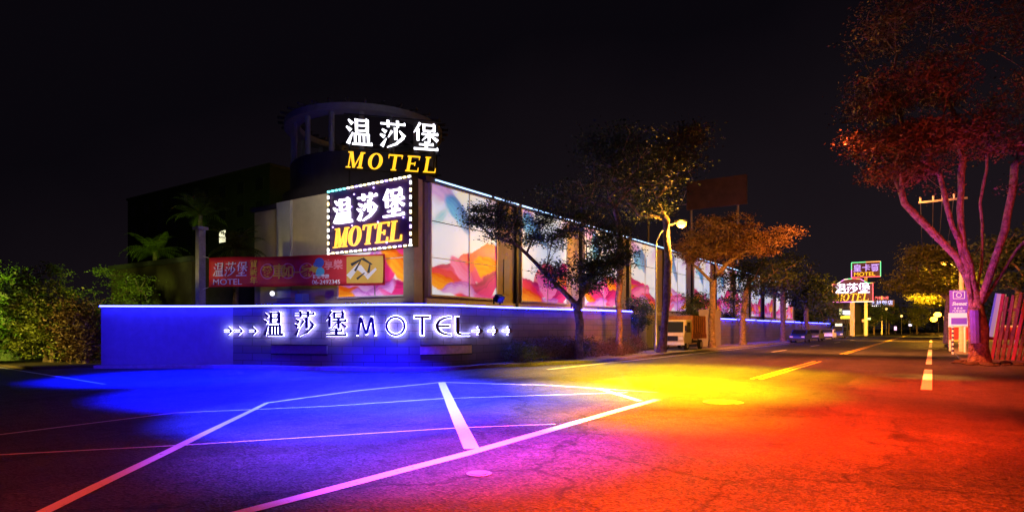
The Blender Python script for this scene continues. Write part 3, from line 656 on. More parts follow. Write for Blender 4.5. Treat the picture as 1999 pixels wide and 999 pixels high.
for i, ch in enumerate('賀新年'): text_mesh(ch, .42, M['yellow'], bn, (2.38, F_, 1.0-i*.42), off=.006)
q = MB(); 
for cx in (3.35, 4.48, 5.5):
    for s_ in arc(0, 0, .37, .37, .05, 0, 360, 28):
        P = [(x+cx, y+.76) for x, y in s_[1]]; n_ = 4
        q.poly([(x, F_, z) for x, z in P]+[(x, F_+.02, z) for x, z in P], [(3, 2, 1, 0), (4, 5, 6, 7)])
q.build('circle_print', M['pink'], bn)
for ch, x, z, s_ in (('愛', 3.06, .53, .6), ('車', 3.62, .46, .78), ('如', 4.16, .5, .66), ('一', 4.78, .5, .5), ('家', 5.2, .5, .66)): text_mesh(ch, s_, M['yellow'], bn, (x, F_-.004, z), off=.012)
q = MB()
for (cx, cz, r_) in ((5.95, .85, .2),):
    q.prism([(cx+r_*math.cos(2*PI*i/20), cz+r_*math.sin(2*PI*i/20)) for i in range(20)], 0, .01, Matrix(((1, 0, 0, 0), (0, 0, -1, F_), (0, 1, 0, 0), (0, 0, 0, 1))))
q.build('disc_print', M['yellow'], bn)
q = MB(); TT = Matrix(((1, 0, 0, 0), (0, 0, -1, F_+.003), (0, 1, 0, 0), (0, 0, 0, 1)))
for (cx, cz, r_) in ((6.25, .7, .22), (6.15, .6, .15)): q.prism([(cx+r_*math.cos(2*PI*i/20), cz+r_*math.sin(2*PI*i/20)) for i in range(20)], 0, .01+cx*.0005, TT)
q.build('disc_print', M['cyan'], bn)
q = MB()
for (cx, cz, r_) in ((6.2, 1.15, .25), (6.0, 1.05, .13)): q.prism([(cx+r_*math.cos(2*PI*i/20), cz+r_*math.sin(2*PI*i/20)) for i in range(20)], 0, .01+cx*.0005, TT)
q.build('disc_print', M['pblue'], bn)
text_mesh('享樂', .5, M['pink'], bn, (6.45, F_-.01, .85), off=.01)
text_mesh('訂房專線', .22, M['wht'], bn, (5.85, F_-.01, .38), off=.004)
text_mesh('06-2492345', .3, M['wht'], bn, (5.8, F_-.01, .08), off=0, sx=1.05)
q = MB(); q.box(7.65, L-.06, F_-.004, F_+.004, .1, 1.42); q.build('picture_print', M['gold'], bn)
q = MB()
for (x0, z0, x1, z1, w0) in ((7.9, 1.0, 8.5, 1.3, .16), (8.5, 1.3, 9.0, 1.0, .14), (8.1, .7, 8.4, 1.2, .12), (8.8, .6, 8.9, 1.1, .14), (8.2, .3, 8.6, .6, .12)):
    q.poly(*(lambda s_: ([(x, F_-.012-x0*.001, z) for x, z in s_], [(0, 1, 2, 3), (3, 2, 1, 0)][:1]))(D((x0, z0), (x1, z1), w0, w0*.4)[1]))
q.build('brush_print', M['blk'], bn)
q = MB()
for (x0, z0, x1, z1, w0) in ((7.75, .4, 8.3, 1.0, .3), (8.3, .9, 8.7, .5, .3), (8.7, .35, 9.2, .8, .2)):
    q.poly([(x, F_-.008-x0*.0004, z) for x, z in D((x0, z0), (x1, z1), w0, w0*.6)[1]], [(0, 1, 2, 3)])
q.build('cloud_print', M['wht'], bn)
q = MB(); q.tube([(0, 0, hB), (-.35, 0, hB+.1)], .012, 5); q.tube([(0, 0, 0), (-.35, 0, -.1)], .012, 5); q.build('tie_cord', M['wht'], bn)
spot('banner_fill', (-20.5, 15.5, 5.0), (-23, 20.9, 4.5), 900, (1, .95, .9), 62, 1)  # added spot, aimed right so the left end stays dim
q = MB(); q.box(-31.55, -31.2, 17.05, 17.4, .1, 6.7); q.box(-31.65, -31.1, 16.95, 17.5, 6.702, 6.85); tag(q.build('concrete_post', M['kerb']), 'tall pale square concrete post at the left end of the banner', 'post')
spot('post_lamp', (-28, 12.4, 3), (-31.4, 17.3, 4.5), 60, (.5, .6, 1), 60, 1)
# ------------------------------------------------------------------ trees
def leaf_mesh(centres, spread, count, size, m, name, parent, squash=.8, seed=1):
    r = np.random.default_rng(seed); C = np.array(centres); n = len(C)*count
    base = np.repeat(C, count, 0)+r.normal(0, 1, (n, 3))*np.array([spread, spread, spread*squash])
    a = r.normal(0, 1, (n, 3)); a /= np.linalg.norm(a, axis=1)[:, None]; a[:, 2] *= .6
    b = np.cross(a, r.normal(0, 1, (n, 3))); b /= np.linalg.norm(b, axis=1)[:, None]
    s = size*r.uniform(.6, 1.35, (n, 1)); a = a*s; b = b*s*.42
    P = np.stack([base-a*.5, base+b*.5, base+a*.5, base-b*.5], 1).reshape(-1, 3)
    me = bpy.data.meshes.new(name); me.vertices.add(4*n); me.vertices.foreach_set('co', P.ravel().astype(np.float32))
    me.loops.add(4*n); me.loops.foreach_set('vertex_index', np.arange(4*n, dtype=np.int32))
    me.polygons.add(n); me.polygons.foreach_set('loop_start', np.arange(0, 4*n, 4, dtype=np.int32)); me.polygons.foreach_set('loop_total', np.full(n, 4, dtype=np.int32))
    me.update(); me.validate(); me.materials.append(m)
    o = bpy.data.objects.new(name, me); COL.objects.link(o)
    if parent: o.parent = parent
    return o
def tree(loc, trunks, blobs, r0, label, leafm, ntg=60, spread=.35, cnt=60, lsize=.13, seed=1, name='street_tree', group=None, tip=.012, barkm=None, step=.7, squash=.42, bare=0):
    """trunks: polylines (local) ; blobs: (x,y,z,rx,ry,rz,weight) crown volumes."""
    rr = random.Random(seed); root = empty(name, loc, 0, label, 'tree', group)
    pos = []; par = []
    for tr in trunks:
        prev = -1
        start = tr[0]
        if isinstance(start, int): prev = start; tr = tr[1:]
        pts = [Vector(p) for p in tr]
        if prev >= 0: pts = [pos[prev]]+pts
        for i, (p, q_) in enumerate(zip(pts, pts[1:])):
            if i == 0 and prev < 0: pos.append(p.copy()); par.append(-1); prev = len(pos)-1
            k = max(1, int((q_-p).length/step))
            for j in range(1, k+1):
                w_ = p.lerp(q_, j/k)+Vector((rr.uniform(-1, 1), rr.uniform(-1, 1), 0))*.05; pos.append(w_); par.append(prev); prev = len(pos)-1
    zmin = trunks[0][-1][2]*.55; tg = []
    wsum = sum(b[6] for b in blobs)
    for bl in blobs:
        for _ in range(max(2, int(ntg*bl[6]/wsum))):
            while True:
                u = Vector((rr.uniform(-1, 1), rr.uniform(-1, 1), rr.uniform(-1, 1)))
                if .25 < u.length < 1: break
            tg.append(Vector((bl[0]+u.x*bl[3], bl[1]+u.y*bl[4], bl[2]+u.z*bl[5])))
    tops = [Vector(t[-1]) for t in trunks]
    tg.sort(key=lambda p: min((p-t).length for t in tops)); tips = []; dist = [0]*len(pos)
    for i in range(len(pos)): dist[i] = dist[par[i]]+(pos[i]-pos[par[i]]).length if par[i] >= 0 else 0
    for t in tg:
        best = min((i for i in range(len(pos)) if pos[i].z > zmin), key=lambda i: (pos[i]-t).length*1.0+dist[i]*.25+(1.2 if pos[i].z > t.z else 0))
        p = pos[best]; l = (t-p).length; k = max(1, int(l/step)); prev = best
        for j in range(1, k+1):
            f = j/k; w_ = p.lerp(t, f)+Vector((0, 0, .12*l*math.sin(PI*f)))+Vector((rr.uniform(-1, 1), rr.uniform(-1, 1), rr.uniform(-1, 1)))*.09*(j < k)
            pos.append(w_); par.append(prev); dist.append(dist[prev]+l/k); prev = len(pos)-1
        tips.append(prev)
    ar = [0.0]*len(pos); ch = [[] for _ in pos]
    for i, p_ in enumerate(par):
        if p_ >= 0: ch[p_].append(i)
    for i in reversed(range(len(pos))):
        ar[i] = sum(ar[c] for c in ch[i]) if ch[i] else tip**2.2
    rad = [a_**(1/2.2) for a_ in ar]; sc = r0/rad[0]
    rad = [max(tip, r*(1+(sc-1)*min(1, (r/rad[0])**.85))*rr.uniform(.9, 1.1)) for r in rad]
    mb = MB()
    for i in range(len(pos)):
        for c_i, c in enumerate(sorted(ch[i], key=lambda c: -rad[c])):
            if c_i == 0 and par[i] >= 0: continue
            chain = [i, c]
            while ch[chain[-1]]: chain.append(max(ch[chain[-1]], key=lambda c: rad[c]))
            rs = [rad[k] for k in chain]; rs[0] = min(rs[0], rs[1]*1.25) if par[i] >= 0 else rs[0]*1.35
            mb.tube([pos[k] for k in chain], rs, 9 if rs[1] > .06 else 5, False)
    mb.build('trunk', barkm or M['bark'], root, True)
    cen = [tuple(pos[t]) for t in tips if rr.random() > bare]; cen += [tuple(pos[par[t]]) for t in tips if par[t] >= 0 and rr.random() > max(bare, .4)]
    leaf_mesh(cen, spread, cnt, lsize, leafm, 'crown', root, squash, seed)
    return root
TX = -14.0
GL_ = 'street trees along the motel pavement'
# T1 forked tree before the panels
y1 = onX(1130, TX)
tree((TX, y1, .1), [[(0, 0, 0), (0.05, .05, 1.7), (-.1, 0, 2.6)], [3, (-.9, -.5, 3.6), (-1.8, -1.0, 4.6), (-2.7, -1.4, 5.6)], [3, (.3, .6, 3.9), (.5, 1.2, 5.2)]],
     [(-3.3, -2.2, 6.7, 1.7, 1.1, .9, 4), (-1.2, -.4, 6.3, 1.5, 1, 1.0, 3), (.9, 1.4, 5.6, 1.4, 1.1, 1.5, 5), (.5, .9, 4.2, 1.2, .8, .8, 3), (-.6, -.6, 4.3, 1.0, .6, .6, 1.2), (-.3, 0, 7.4, 2.0, 1.4, .6, 2)],
     .20, 'dark forked leafy tree silhouetted against the second and third art panels', M['leafC'], 190, .32, 120, .13, 3, group=GL_)
# T2 slim straight one
y2 = onX(1208, TX)
tree((TX, y2, .1), [[(0, 0, 0), (0, 0, 3), (0.05, .1, 7)]], [(-1.6, -.5, 9.0, 2.8, 1.8, 1.2, 3), (.8, .8, 9.8, 2.6, 1.8, 1.6, 3), (0, 0, 11.3, 2.2, 1.6, 1.2, 2)],
     .17, 'slim straight tree with a single pole trunk and high dim crown', M['leafC'], 70, .45, 60, .17, 5, group=GL_)
y3 = onX(1291, -13.6)
tree((-13.6, y3, .1), [[(0, 0, 0), (.2, .3, 2.5), (.1, .9, 5.5), (-.1, 1.2, 7.2)]], [(-1.0, 0, 10.5, 3, 2.4, 2.2, 4), (-2.8, -1.5, 12.5, 2.0, 1.5, 1.3, 2), (1.2, .6, 12.5, 2.2, 1.5, 1.4, 2)],
     .23, 'leaning dark tree just in front of the lit street lamp', M['leafC'], 140, .5, 80, .2, 6, group=GL_)
y4 = onX(1390, TX)
tree((TX, y4, .1), [[(0, 0, 0), (0, 0, 3), (0.05, 0, 5.0)], [6, (-1.0, -.3, 6.2), (-2.0, -.5, 7.2)], [6, (1.0, .3, 6.4), (2.4, .6, 7.4)]],
     [(-.5, -.5, 7.6, 2.6, 1.8, .9, 4), (2.6, .5, 7.7, 2.6, 1.5, .9, 4), (4.6, .8, 8.4, 1.8, 1, .6, 1.3), (.8, 0, 9.2, 3, 2, .9, 3)],
     .24, 'orange lit tree with thick pale trunk beside the truck', M['leafR'], 170, .34, 90, .18, 8, group=GL_)
y5 = onX(1449, TX)
tree((TX, y5, .1), [[(0, 0, 0), (.1, 0, 3), (.4, 0, 5.2)]], [(-.4, 0, 5.4, 2.0, 1.4, 2.2, 4), (1.8, 0, 6.6, 3.0, 2, 1.2, 4)], .26, 'dark bushy tree wrapped in shrubs at the start of the far wall', M['leafC'], 70, .45, 50, .24, 9, group=GL_)
y6 = onX(1528, TX)
tree((TX, y6, .1), [[(0, 0, 0), (0, 0, 3.4), (0, 0, 6)]], [(0, 0, 8, 3.6, 2.4, 2.4, 4), (-1.5, -1, 6, 2.2, 1.6, 1.0, 2)], .28, 'dark tree with straight trunk and red lit foot near the parked cars', M['leafC'], 60, .6, 46, .34, 10, group=GL_)
y7 = onX(1574, TX)
tree((TX, y7, .1), [[(0, 0, 0), (0, 0, 3.4), (0, 0, 6)]], [(0, 0, 6.5, 3.2, 2.4, 2.2, 4)], .3, 'large dark tree crown rising over the farthest wall stretch', M['leafC'], 60, .8, 46, .5, 11, group=GL_)
spot('red_trunk_lamp', (-10.5, y6-8, .5), (TX, y6, .6), 250, (1, .02, .02), 16, 1)  # gives the tree foot its red; the bark is unpainted
spot('tree_orange_fill', (-8, 36, 1.5), (-12.5, 44.5, 7.5), 6500, (1, .30, .02), 56, 1)  # added spot, stands in for street lamp glow in the crown
spot('truck_orange_fill', (-10, 34, 2.5), (-14.3, 41.5, 1.2), 1100, (1, .42, .05), 34, 1)  # extra orange spot on the truck, no fixture there
spot('far_amber_fill', (-2.0, 84, 5.0), (-1, 96, 2), 70000, (1, .36, .02), 110, 1)  # added amber spots, make the glow at the road's end
spot('far_amber_fill', (0, 128, 7.0), (0, 150, 0), 100000, (1, .5, .03), 84, 1)
spot('far_amber_fill', (-1.5, 74, 1.5), (-.5, 84, 7), 60000, (1, .33, .02), 100, 1)  # added from below to brighten the right tree crowns
# low trees inside the wall
def bushtree(px, X, h, w_, label, seed, lm='leafC', n=40):
    y = onX(px, X); return tree((X, y, 0), [[(0, 0, 0), (0, 0, h*.45)]], [(0, 0, h*.7, w_, w_, h*.3, 1)], .08, label, M[lm], n, .3, 60, .17, seed, name='ornamental_tree', group='ornamental trees inside the wall')
bushtree(1246, -16.9, 3.9, .95, 'small round ornamental tree over the blue lit gate', 21)
bushtree(1362, -17.2, 5.0, 1.7, 'taller ornamental tree rising behind the truck cab', 22, n=60)
bushtree(1420, -16.8, 3.6, 1.1, 'low ornamental tree peeping over the far wall next to the gate pillar', 23)
# hedge plants in front of the wall
def shrub(x, y, w_, d, h, label, m, n, seed, group, name='shrub', ls=.1, z0=.1):
    r_ = random.Random(seed); o = empty(name, (x, y, z0), 0, label, 'shrub', group); C = []; st = MB()
    for _ in range(n):
        u = (r_.uniform(-1, 1)*w_, r_.uniform(-1, 1)*d); hh = h*math.sqrt(max(.05, 1-(u[0]/w_)**2*.6-(u[1]/d)**2*.5))*r_.uniform(.35, 1)
        C.append((u[0], u[1], hh)); 
        if r_.random() < .4: st.tube([(u[0]*.4, u[1]*.4, 0), (u[0]*.8, u[1]*.8, hh*.6), (u[0], u[1], hh)], [.02, .014, .006], 4, False)
    leaf_mesh(C, .13*max(1, ls/.1), 42, ls, m, 'foliage', o, .9, seed); st.build('stem', M['bark'], o); return o
hy = [22.6, 24.2, 25.9, 27.6, 29.1, 30.9, 32.6, 34.3]
hl = ['first shrub at the left end of the row under the wall', 'second shrub of the row below the wall arrows', 'low shrub just left of the forked tree trunk', 'low shrub just right of the forked tree trunk', 'shrub between the forked tree and the slim trunk', 'rounded blue lit shrub at the foot of the slim pole trunk', 'orange lit shrub between slim trunk and lamp post', 'last shrub of the row by the lamp post']
for i, (y, l_) in enumerate(zip(hy, hl)):
    shrub(-14.75+(.5 if i == 5 else 0), y, (.62), .95, 1.05 if i != 5 else .8, l_, M['leafR' if i % 3 else 'leafA'], 85, 40+i, 'shrubs in the bed under the wall', ls=.09)
# ------------------------------------------------------------------ left bushes, palms
spot('green_bush_fill', (-32.5, 3.0, 2.2), (-37.5, 11, 2.6), 9000, (.62, 1, .08), 50, 1)  # added green spot, brightens the left bushes
spot('green_bush_fill', (-24.5, 9.5, 3.6), (-31.5, 13.5, 4.4), 2600, (.75, 1, .12), 40, 1)  # second added green spot, aimed clear of the wing
spot('amber_hedge_lamp', (-31, 4, 1), (-31.2, 11.2, 1.2), 4500, (1, .72, .1), 46, 1)
def bigbush(px, zc, h, w_, label, seed, lm='leafB', n=110):
    l = (px-999.5)*zc/FPX; x, y = zc*FX+l*RX, zc*FY+l*RY
    return tree((x, y, 0), [[(0, 0, 0), (0, 0, h*.3)], [(.2, .1, 0), (.5, .2, h*.4)], [(-.2, .1, 0), (-.5, .1, h*.4)]], [(0, 0, h*.58, w_, w_*.8, h*.42, 3), (0, 0, h*.25, w_*.9, w_*.7, h*.22, 1.6)], .09, label, M[lm], n, .26, 60, .15, seed, name='garden_bush', group='bushes at the side street', step=.5)
bigbush(18, 29, 4.9, 1.9, 'bright green bush at the left edge of the street', 31)
bigbush(92, 27.5, 4.4, 1.7, 'broad bush with golden lower leaves, second from left', 32)
bigbush(158, 26.5, 3.2, 1.1, 'short golden brown bush touching the end of the wall', 33, 'leafR', 80)
bigbush(236, 31.5, 5.2, 1.6, 'taller yellow green bush rising behind the left wall end', 34, 'leafB', 90)
def palm(x, y, h, label, seed, s=1):
    r_ = random.Random(seed); o = empty('palm_tree', (x, y, 0), 0, label, 'palm', 'palms behind the banner')
    q = MB(); q.tube([(0, 0, 0), (.1, 0, h*.5), (.2, 0, h)], [.22, .16, .13], 8); q.build('trunk', M['bark'], o, True)
    q = MB()
    for k in range(20):
        a_ = k*2.4+r_.uniform(-.2, .2); e0 = r_.uniform(-.2, 1.2); Lf = 2.3*s*r_.uniform(.8, 1.1); p0 = Vector((.2, 0, h)); pts = []
        for j in range(10):
            f = j/9; el = e0-f*f*1.7; pts.append(p0.copy()); p0 = p0+Vector((math.cos(a_)*math.cos(el), math.sin(a_)*math.cos(el), math.sin(el)))*Lf/9
        q.tube(pts, [.022*(1-.8*j/9) for j in range(10)], 4, False)
        side = Vector((-math.sin(a_), math.cos(a_), 0))
        for j in range(1, 10):
            for t_ in (0, .5):
                p1 = pts[j-1].lerp(pts[j], t_); d_ = (pts[j]-pts[j-1]).normalized(); ll = .55*s*math.sin(PI*min(1, .15+(j+t_)/11))
                for sg in (-1, 1):
                    e = p1+side*sg*ll*.8+d_*ll*.45+Vector((0, 0, -ll*.35)); w2 = d_*.035
                    q.poly([p1-w2, p1+w2, e+w2*.3, e-w2*.3], [(0, 1, 2, 3)])
    q.build('frond', M['leafB'], o)
    return o
def atz(px, z): l = (px-999.5)*z/FPX; return z*FX+l*RX, z*FY+l*RY
x, y = atz(388, 38); palm(x, y, 8.6, 'taller palm with drooping fronds above the concrete post', 51, 1.0)
x, y = atz(458, 36); palm(x, y, 6.3, 'shorter palm with fronds just above the red banner', 52, 1.0)
x, y = atz(300, 40); palm(x, y, 6.6, 'leftmost palm beside the brown garage block', 53, 1.0)
spot('palm_lamp', (-37, 14, 2.5), (-36, 24, 7.5), 160, (.8, 1, .35), 40, 1)
# ------------------------------------------------------------------ low dark car shapes and rail at the far left
rl = empty('guard_rail', (-44, 9.6, 0), 0, 'pale double guard rail at the left edge before the green bush', 'rail')
for z in (.55, .95): q = MB(); q.box(0, 7.6, -.02, .02, z, z+.1); q.build('rail_beam', M['white'], rl)
for x in (0.2, 2.5, 5, 7.3): q = MB(); q.box(x-.04, x+.04, .021, .09, 0, 1.08); q.build('post', M['steel'], rl)
# ------------------------------------------------------------------ street lamps
def street_lamp(x, y, h, arm, label, lit=True, power=2500, r=.06, group='street lamps'):
    o = empty('street_lamp', (x, y, .0), 0, label, 'street lamp', group)
    P = [(0, 0, 0), (0, 0, h*.55), (0, 0, h*.8)]
    for k in range(1, 9): t = k/8*PI/2; P.append((arm*(1-math.cos(t)), 0, h*.8+h*.17*math.sin(t)))
    q = MB(); q.tube(P, [r*1.5, r*1.1]+[r*.8]*(len(P)-2), 8); q.build('pole', M['steel'], o, True)
    q = MB(); q.box(arm-.1, arm+.62, -.16, .16, h*.97-.02, h*.97+.13); q.tube([(0, 0, 0), (0, 0, .5)], [r*2.4, r*2], 8); q.build('lamp_head', M['steel'], o)
    q = MB(); q.ball((arm+.3, 0, h*.97-.10), max(.30, y*.0042), 12, 8, .8); q.build('lamp_bulb', M['sodium'], o)
    l = bpy.data.lights.new('lamp_light', 'POINT'); lo = bpy.data.objects.new('lamp_light', l); COL.objects.link(lo); lo.parent = o
    lo.location = (arm+.3, 0, h*.97-.7); l.energy = power; l.color = (1, .42, .03); l.shadow_soft_size = .12
    return o
street_lamp(-14.55, onX(1281, -14.55), 8.45, 1.35, 'tall curved street lamp glowing orange between the trees by the truck', power=3400)
q = street_lamp(2.6, 88, 9.6, -1.7, 'orange street lamp hanging in the right hand tree crowns', power=5000)
street_lamp(2.6, 205, 5.6, -1.7, 'distant yellow street lamp low over the right lane end', power=12000)
street_lamp(1.8, 262, 5.0, -1.7, 'farthest yellow street lamp at the vanishing point', power=16000)
# ------------------------------------------------------------------ right side: big tree, pole, sign, barrier, fence
BT = (1.75, 34.4, 0)
tree(BT, [[(0, 0, 0), (-.05, 0, 1.6), (-.12, 0, 3.0), (-.2, 0, 3.8)],
          [4, (-.8, -.2, 4.8), (-1.7, -.4, 6.0), (-2.8, -.5, 7.4), (-3.2, -.5, 8.8)],
          [4, (-.55, -.3, 5.2), (-.75, -.3, 7.0), (-.6, -.3, 9.2), (-1.0, -.4, 10.6)],
          [4, (.1, .2, 5.2), (.05, .1, 7.2), (.3, 0, 9.4), (.2, 0, 11)],
          [3, (.7, .1, 3.8), (1.3, .2, 5.0), (2.3, .3, 6.2), (3.4, .4, 7.3)],
          [3, (.5, -.2, 4.4), (1.0, -.3, 6.6), (1.2, -.2, 8.6), (1.7, 0, 10.2)],
          [(-.30, -.12, 0), (-.30, -.12, 2.0), (-.42, -.2, 4.2), (-1.0, -.5, 6.2), (-1.5, -.6, 8.6)]],
     [(-1.8, -.6, 10.2, 2.2, 2, .8, 4), (-3.4, -1.4, 10.2, 1.7, 1.5, .7, 3), (-2.6, -1, 12.6, 2.7, 2.2, 1.0, 4), (1.6, .2, 10.8, 2.8, 2.2, 1.5, 3), (-1, 0, 15.6, 4.8, 3, 1.6, 4), (3.6, 0, 13.4, 3, 2.6, 2.2, 3), (3.4, 0, 8.6, 2.2, 1.6, 1.0, 2), (-2.9, -.8, 8.9, 1.5, 1.2, .5, 1.6), (-4.0, -1.6, 11.8, 1.1, 1, .5, 1)],
     .36, 'huge gnarled red and magenta lit tree with several bare limbs at the right', M['leafR'], 420, .42, 90, .15, 12, name='street_tree', group='street trees on the right side', bare=.12)
q = MB()
for k in range(26):
    t = random.uniform(0, 2*PI); r_ = random.uniform(.5, 1.5); q.ball((BT[0]+r_*math.cos(t), BT[1]+r_*math.sin(t), .03), random.uniform(.08, .26), 7, 4, .5)
tag(q.build('root_mound', M['soil']), 'lumpy mound of soil and roots at the foot of the huge right tree', 'mound')
cl = MB(); cl.tube([(BT[0]-.16, BT[1]-.42, .95), (BT[0]-.2, BT[1]-.44, 2.4)], [.19, .2], 10)
tag(cl.build('trunk_wrap', mat('blue_cloth', (.12, .10, .45), .8, var=.2)), 'blue cloth wrapped against the trunk of the huge right tree', 'cloth wrap')
for i, (x, y, r_, l_) in enumerate(((1.2, 74, .28, 'blue lit trunk tree left of the tall blue notice board'), (2.9, 95, .25, 'yellow leaved tree under the orange lamp on the right'), (3.0, 118, .3, 'farther right side tree in yellow lamp light'))):
    tree((x, y, .1), [[(0, 0, 0), (0, 0, 2.4), (.1, 0, 4.4)]], [(-.4, -.5, 7.3, 3.2, 2.4, 2.2, 4), (-2.8, -1, 6.0, 2.6, 1.8, 1.2, 3), (-1.6, -2, 8.6, 2.4, 1.6, 1.2, 2)], r_, l_, M['leafB'], 110, .55, 60, .3, 60+i, group='street trees on the right side')
spot('right_trunk_blue_lamp', (-3, 66, 1), (1.2, 74, 2), 900, (.15, .1, 1), 40, 1)
tree((5.2, 60, .1), [[(0, 0, 0), (0, 0, 2.4), (.1, 0, 4.4)]], [(0, 0, 7, 3.0, 2.4, 2.6, 4)], .2, 'dim tree behind the leaning plank fence', M['leafC'], 60, .5, 50, .3, 66, group='street trees on the right side')
def pole(x, y, h, label):
    o = empty('utility_pole', (x, y, 0), 0, label, 'utility pole', 'utility poles')
    q = MB(); q.tube([(0, 0, 0), (0, 0, h)], [.17, .12], 10); q.build('pole', M['kerb'], o, True)
    q = MB(); q.box(-2.3, .3, -.06, .06, h-.9, h-.78); q.build('crossarm', M['steel'], o)
    for x_ in (-2.2, -1.5, -1.0, -.4): q = MB(); q.tube([(x_, 0, h-.78), (x_, 0, h-.5)], [.05, .07], 8); q.build('insulator', M['white'], o)
    return o
pole(1.55, 48.5, 10.7, 'tall pink lit utility pole rising behind the blue notice board')
pole(1.4, 76, 10.4, 'second utility pole beyond the right side tree crowns')
q = MB()
for x_, dx in ((-2.2, 0), (-1.5, .05), (-1.0, 0), (-.4, .05)):
    A_ = Vector((1.55+x_, 48.5, 10.2)); B_ = Vector((1.4+x_+dx, 76, 9.9)); q.tube([A_.lerp(B_, t/8)-Vector((0, 0, 1.0*math.sin(PI*t/8))) for t in range(9)], .025, 5)
tag(q.build('power_cables', M['steel'], None), 'four thin overhead power cables strung between the right side utility poles', 'cables')
spot('pole_magenta_lamp', (-1.5, 40, 1), (1.4, 49, 6), 900, (1, .12, .6), 60, 1)
# notice board
nbd = empty('notice_board', (1.35, 47.0, 0), R(8), 'tall blue notice board with white emblem and lettering on a striped post', 'sign')
M['boardlit'] = mat('blue_board', (.10, .05, .6), .5, emis=(.09, .03, .6), es=.35); M['boardwht'] = glow('board_white', (.9, .7, .95), .6)
q = MB(); q.box(-.47, .47, -.05, .05, 2.55, 3.95); q.build('upper_panel', M['boardlit'], nbd)
q = MB(); q.box(-.52, .52, -.08, .06, 1.75, 2.545); q.build('lower_panel', M['boardwht'], nbd)
q = MB(); q.box(-.40, .40, -.10, -.081, 1.85, 2.25); q.build('blue_field', M['boardlit'], nbd)
q = MB()
for s_ in arc(0, 0, .13, .13, .035, 0, 360, 16): q.poly([(x, -.07, z+3.65) for x, z in s_[1]], [(3, 2, 1, 0)])
q.box(-.3, .3, -.07, -.051, 3.42, 3.45); q.box(-.3, .3, -.07, -.051, 3.85, 3.88); q.box(-.3, -.27, -.07, -.051, 3.45, 3.85); q.box(.27, .3, -.07, -.051, 3.45, 3.85); q.build('emblem', M['boardwht'], nbd)
text_mesh('Sweet', .30, M['boardwht'], nbd, (-.36, -.06, 3.02), off=.008, shear=.3)
text_mesh('★★★', .17, M['boardwht'], nbd, (-.28, -.06, 2.78)); text_mesh('汽車旅館', .17, M['boardwht'], nbd, (-.34, -.06, 2.6))
q = MB(); q.tube([(-.3, 0, 0), (-.3, 0, 1.75)], .06, 8); q.tube([(.32, 0, 0), (.32, 0, 1.75)], .07, 8); q.build('post', M['white'], nbd)
for k in range(6): q = MB(); q.tube([(-.3, 0, .15+k*.27), (-.3, 0, .28+k*.27)], .064, 8); q.build('stripe_band', M['letterdark'], nbd)
spot('board_lamp', (-1.5, 41, 2), (1.4, 47, 1.2), 350, (1, .3, .6), 40, 1)
br = empty('red_barrier', (1.9, 49.6, .12), R(10), 'low red slatted barrier behind the blue notice board', 'barrier')
M['redp'] = mat('red_painted_board', (.5, .04, .05), .6, var=.3, vs=4)
q = MB(); q.box(-1.0, 2.6, -.03, .03, .75, 1.55); q.build('panel', M['redp'], br)
q = MB(); q.box(-1.05, 2.65, -.06, .06, 1.552, 1.66); q.build('top_rail', M['white'], br)
for x in (-.95, .2, 1.4, 2.5): q = MB(); q.box(x-.05, x+.05, .031, .12, 0, 1.5); q.build('leg', M['white'], br)
# leaning fence
fe = empty('plank_fence', (2.35, 37.3, 0), R(-30), 'leaning rusty red plank fence at the right edge', 'fence')
lean = R(9)
for k in range(22):
    x = k*.215; h = 3.25+random.uniform(-.15, .15); T = Matrix.Translation((x, 0, 0)) @ Matrix.Rotation(lean+random.uniform(-.02, .02), 4, 'Y')
    q = MB(); q.box(-.07, .07, -.03, .03, .02, h, T); q.build('plank', M['rust'] if k % 4 else M['redp'], fe)
q = MB()
for z in (.7, 2.4): q.box(z*math.tan(lean)-.1, z*math.tan(lean)+5.7, .035, .11, z, z+.12)
q.build('rail', M['rust'], fe)
lb = empty('leaning_board', (2.2, 38.6, .1), R(0), 'narrow advertising board, white pink and yellow, beside the plank fence', 'sign')
T = Matrix.Rotation(R(9), 4, 'Y')
for (x0, x1, c, e) in ((-.14, -.06, (.1, .1, .8), .5), (-.058, .1, (.9, .4, .7), .4), (.102, .3, (1, .68, .1), .4)):
    q = MB(); q.box(x0, x1, -.03, .03, 1.1, 3.25, T); q.build('stripe_panel', glow('ad_stripe', c, e), lb)
q = MB(); q.box(-.1, -.04, .031, .1, 0, 3.2, T); q.box(.2, .26, .031, .1, 0, 3.2, T); q.build('leg', M['steel'], lb)
spot('fence_red_lamp', (1.2, 28, .5), (3.6, 37, 1.3), 1300, (1, .04, .03), 60, 1)
# ------------------------------------------------------------------ truck
tk = empty('light_truck', (-14.45, 40.2, .02), 0, 'small flatbed truck with covered brown cargo box parked facing the camera', 'truck')
tk.location.z = .13
prof = [(0, .45), (0, 1.0), (.12, 1.15), (.42, 1.98), (.6, 2.05), (1.55, 2.05), (1.6, 1.95), (1.6, .45)]
q = MB(); T = Matrix(((0, 0, 1, 0), (1, 0, 0, 0), (0, 1, 0, 0), (0, 0, 0, 1))); q.prism(prof, -.82, .82, T); bd = q.build('cab', M['cabpaint'], tk); bv = bd.modifiers.new('b', 'BEVEL'); bv.width = .05; bv.segments = 3
q = MB(); q.poly([(-.72, .135, 1.2), (.72, .135, 1.2), (.66, .40, 1.92), (-.66, .40, 1.92)], [(0, 1, 2, 3)]); 
for v_ in range(4): x, y, z = q.v[v_]; q.v[v_] = (x, y-.02, z)
q.build('windscreen', M['glass'], tk)
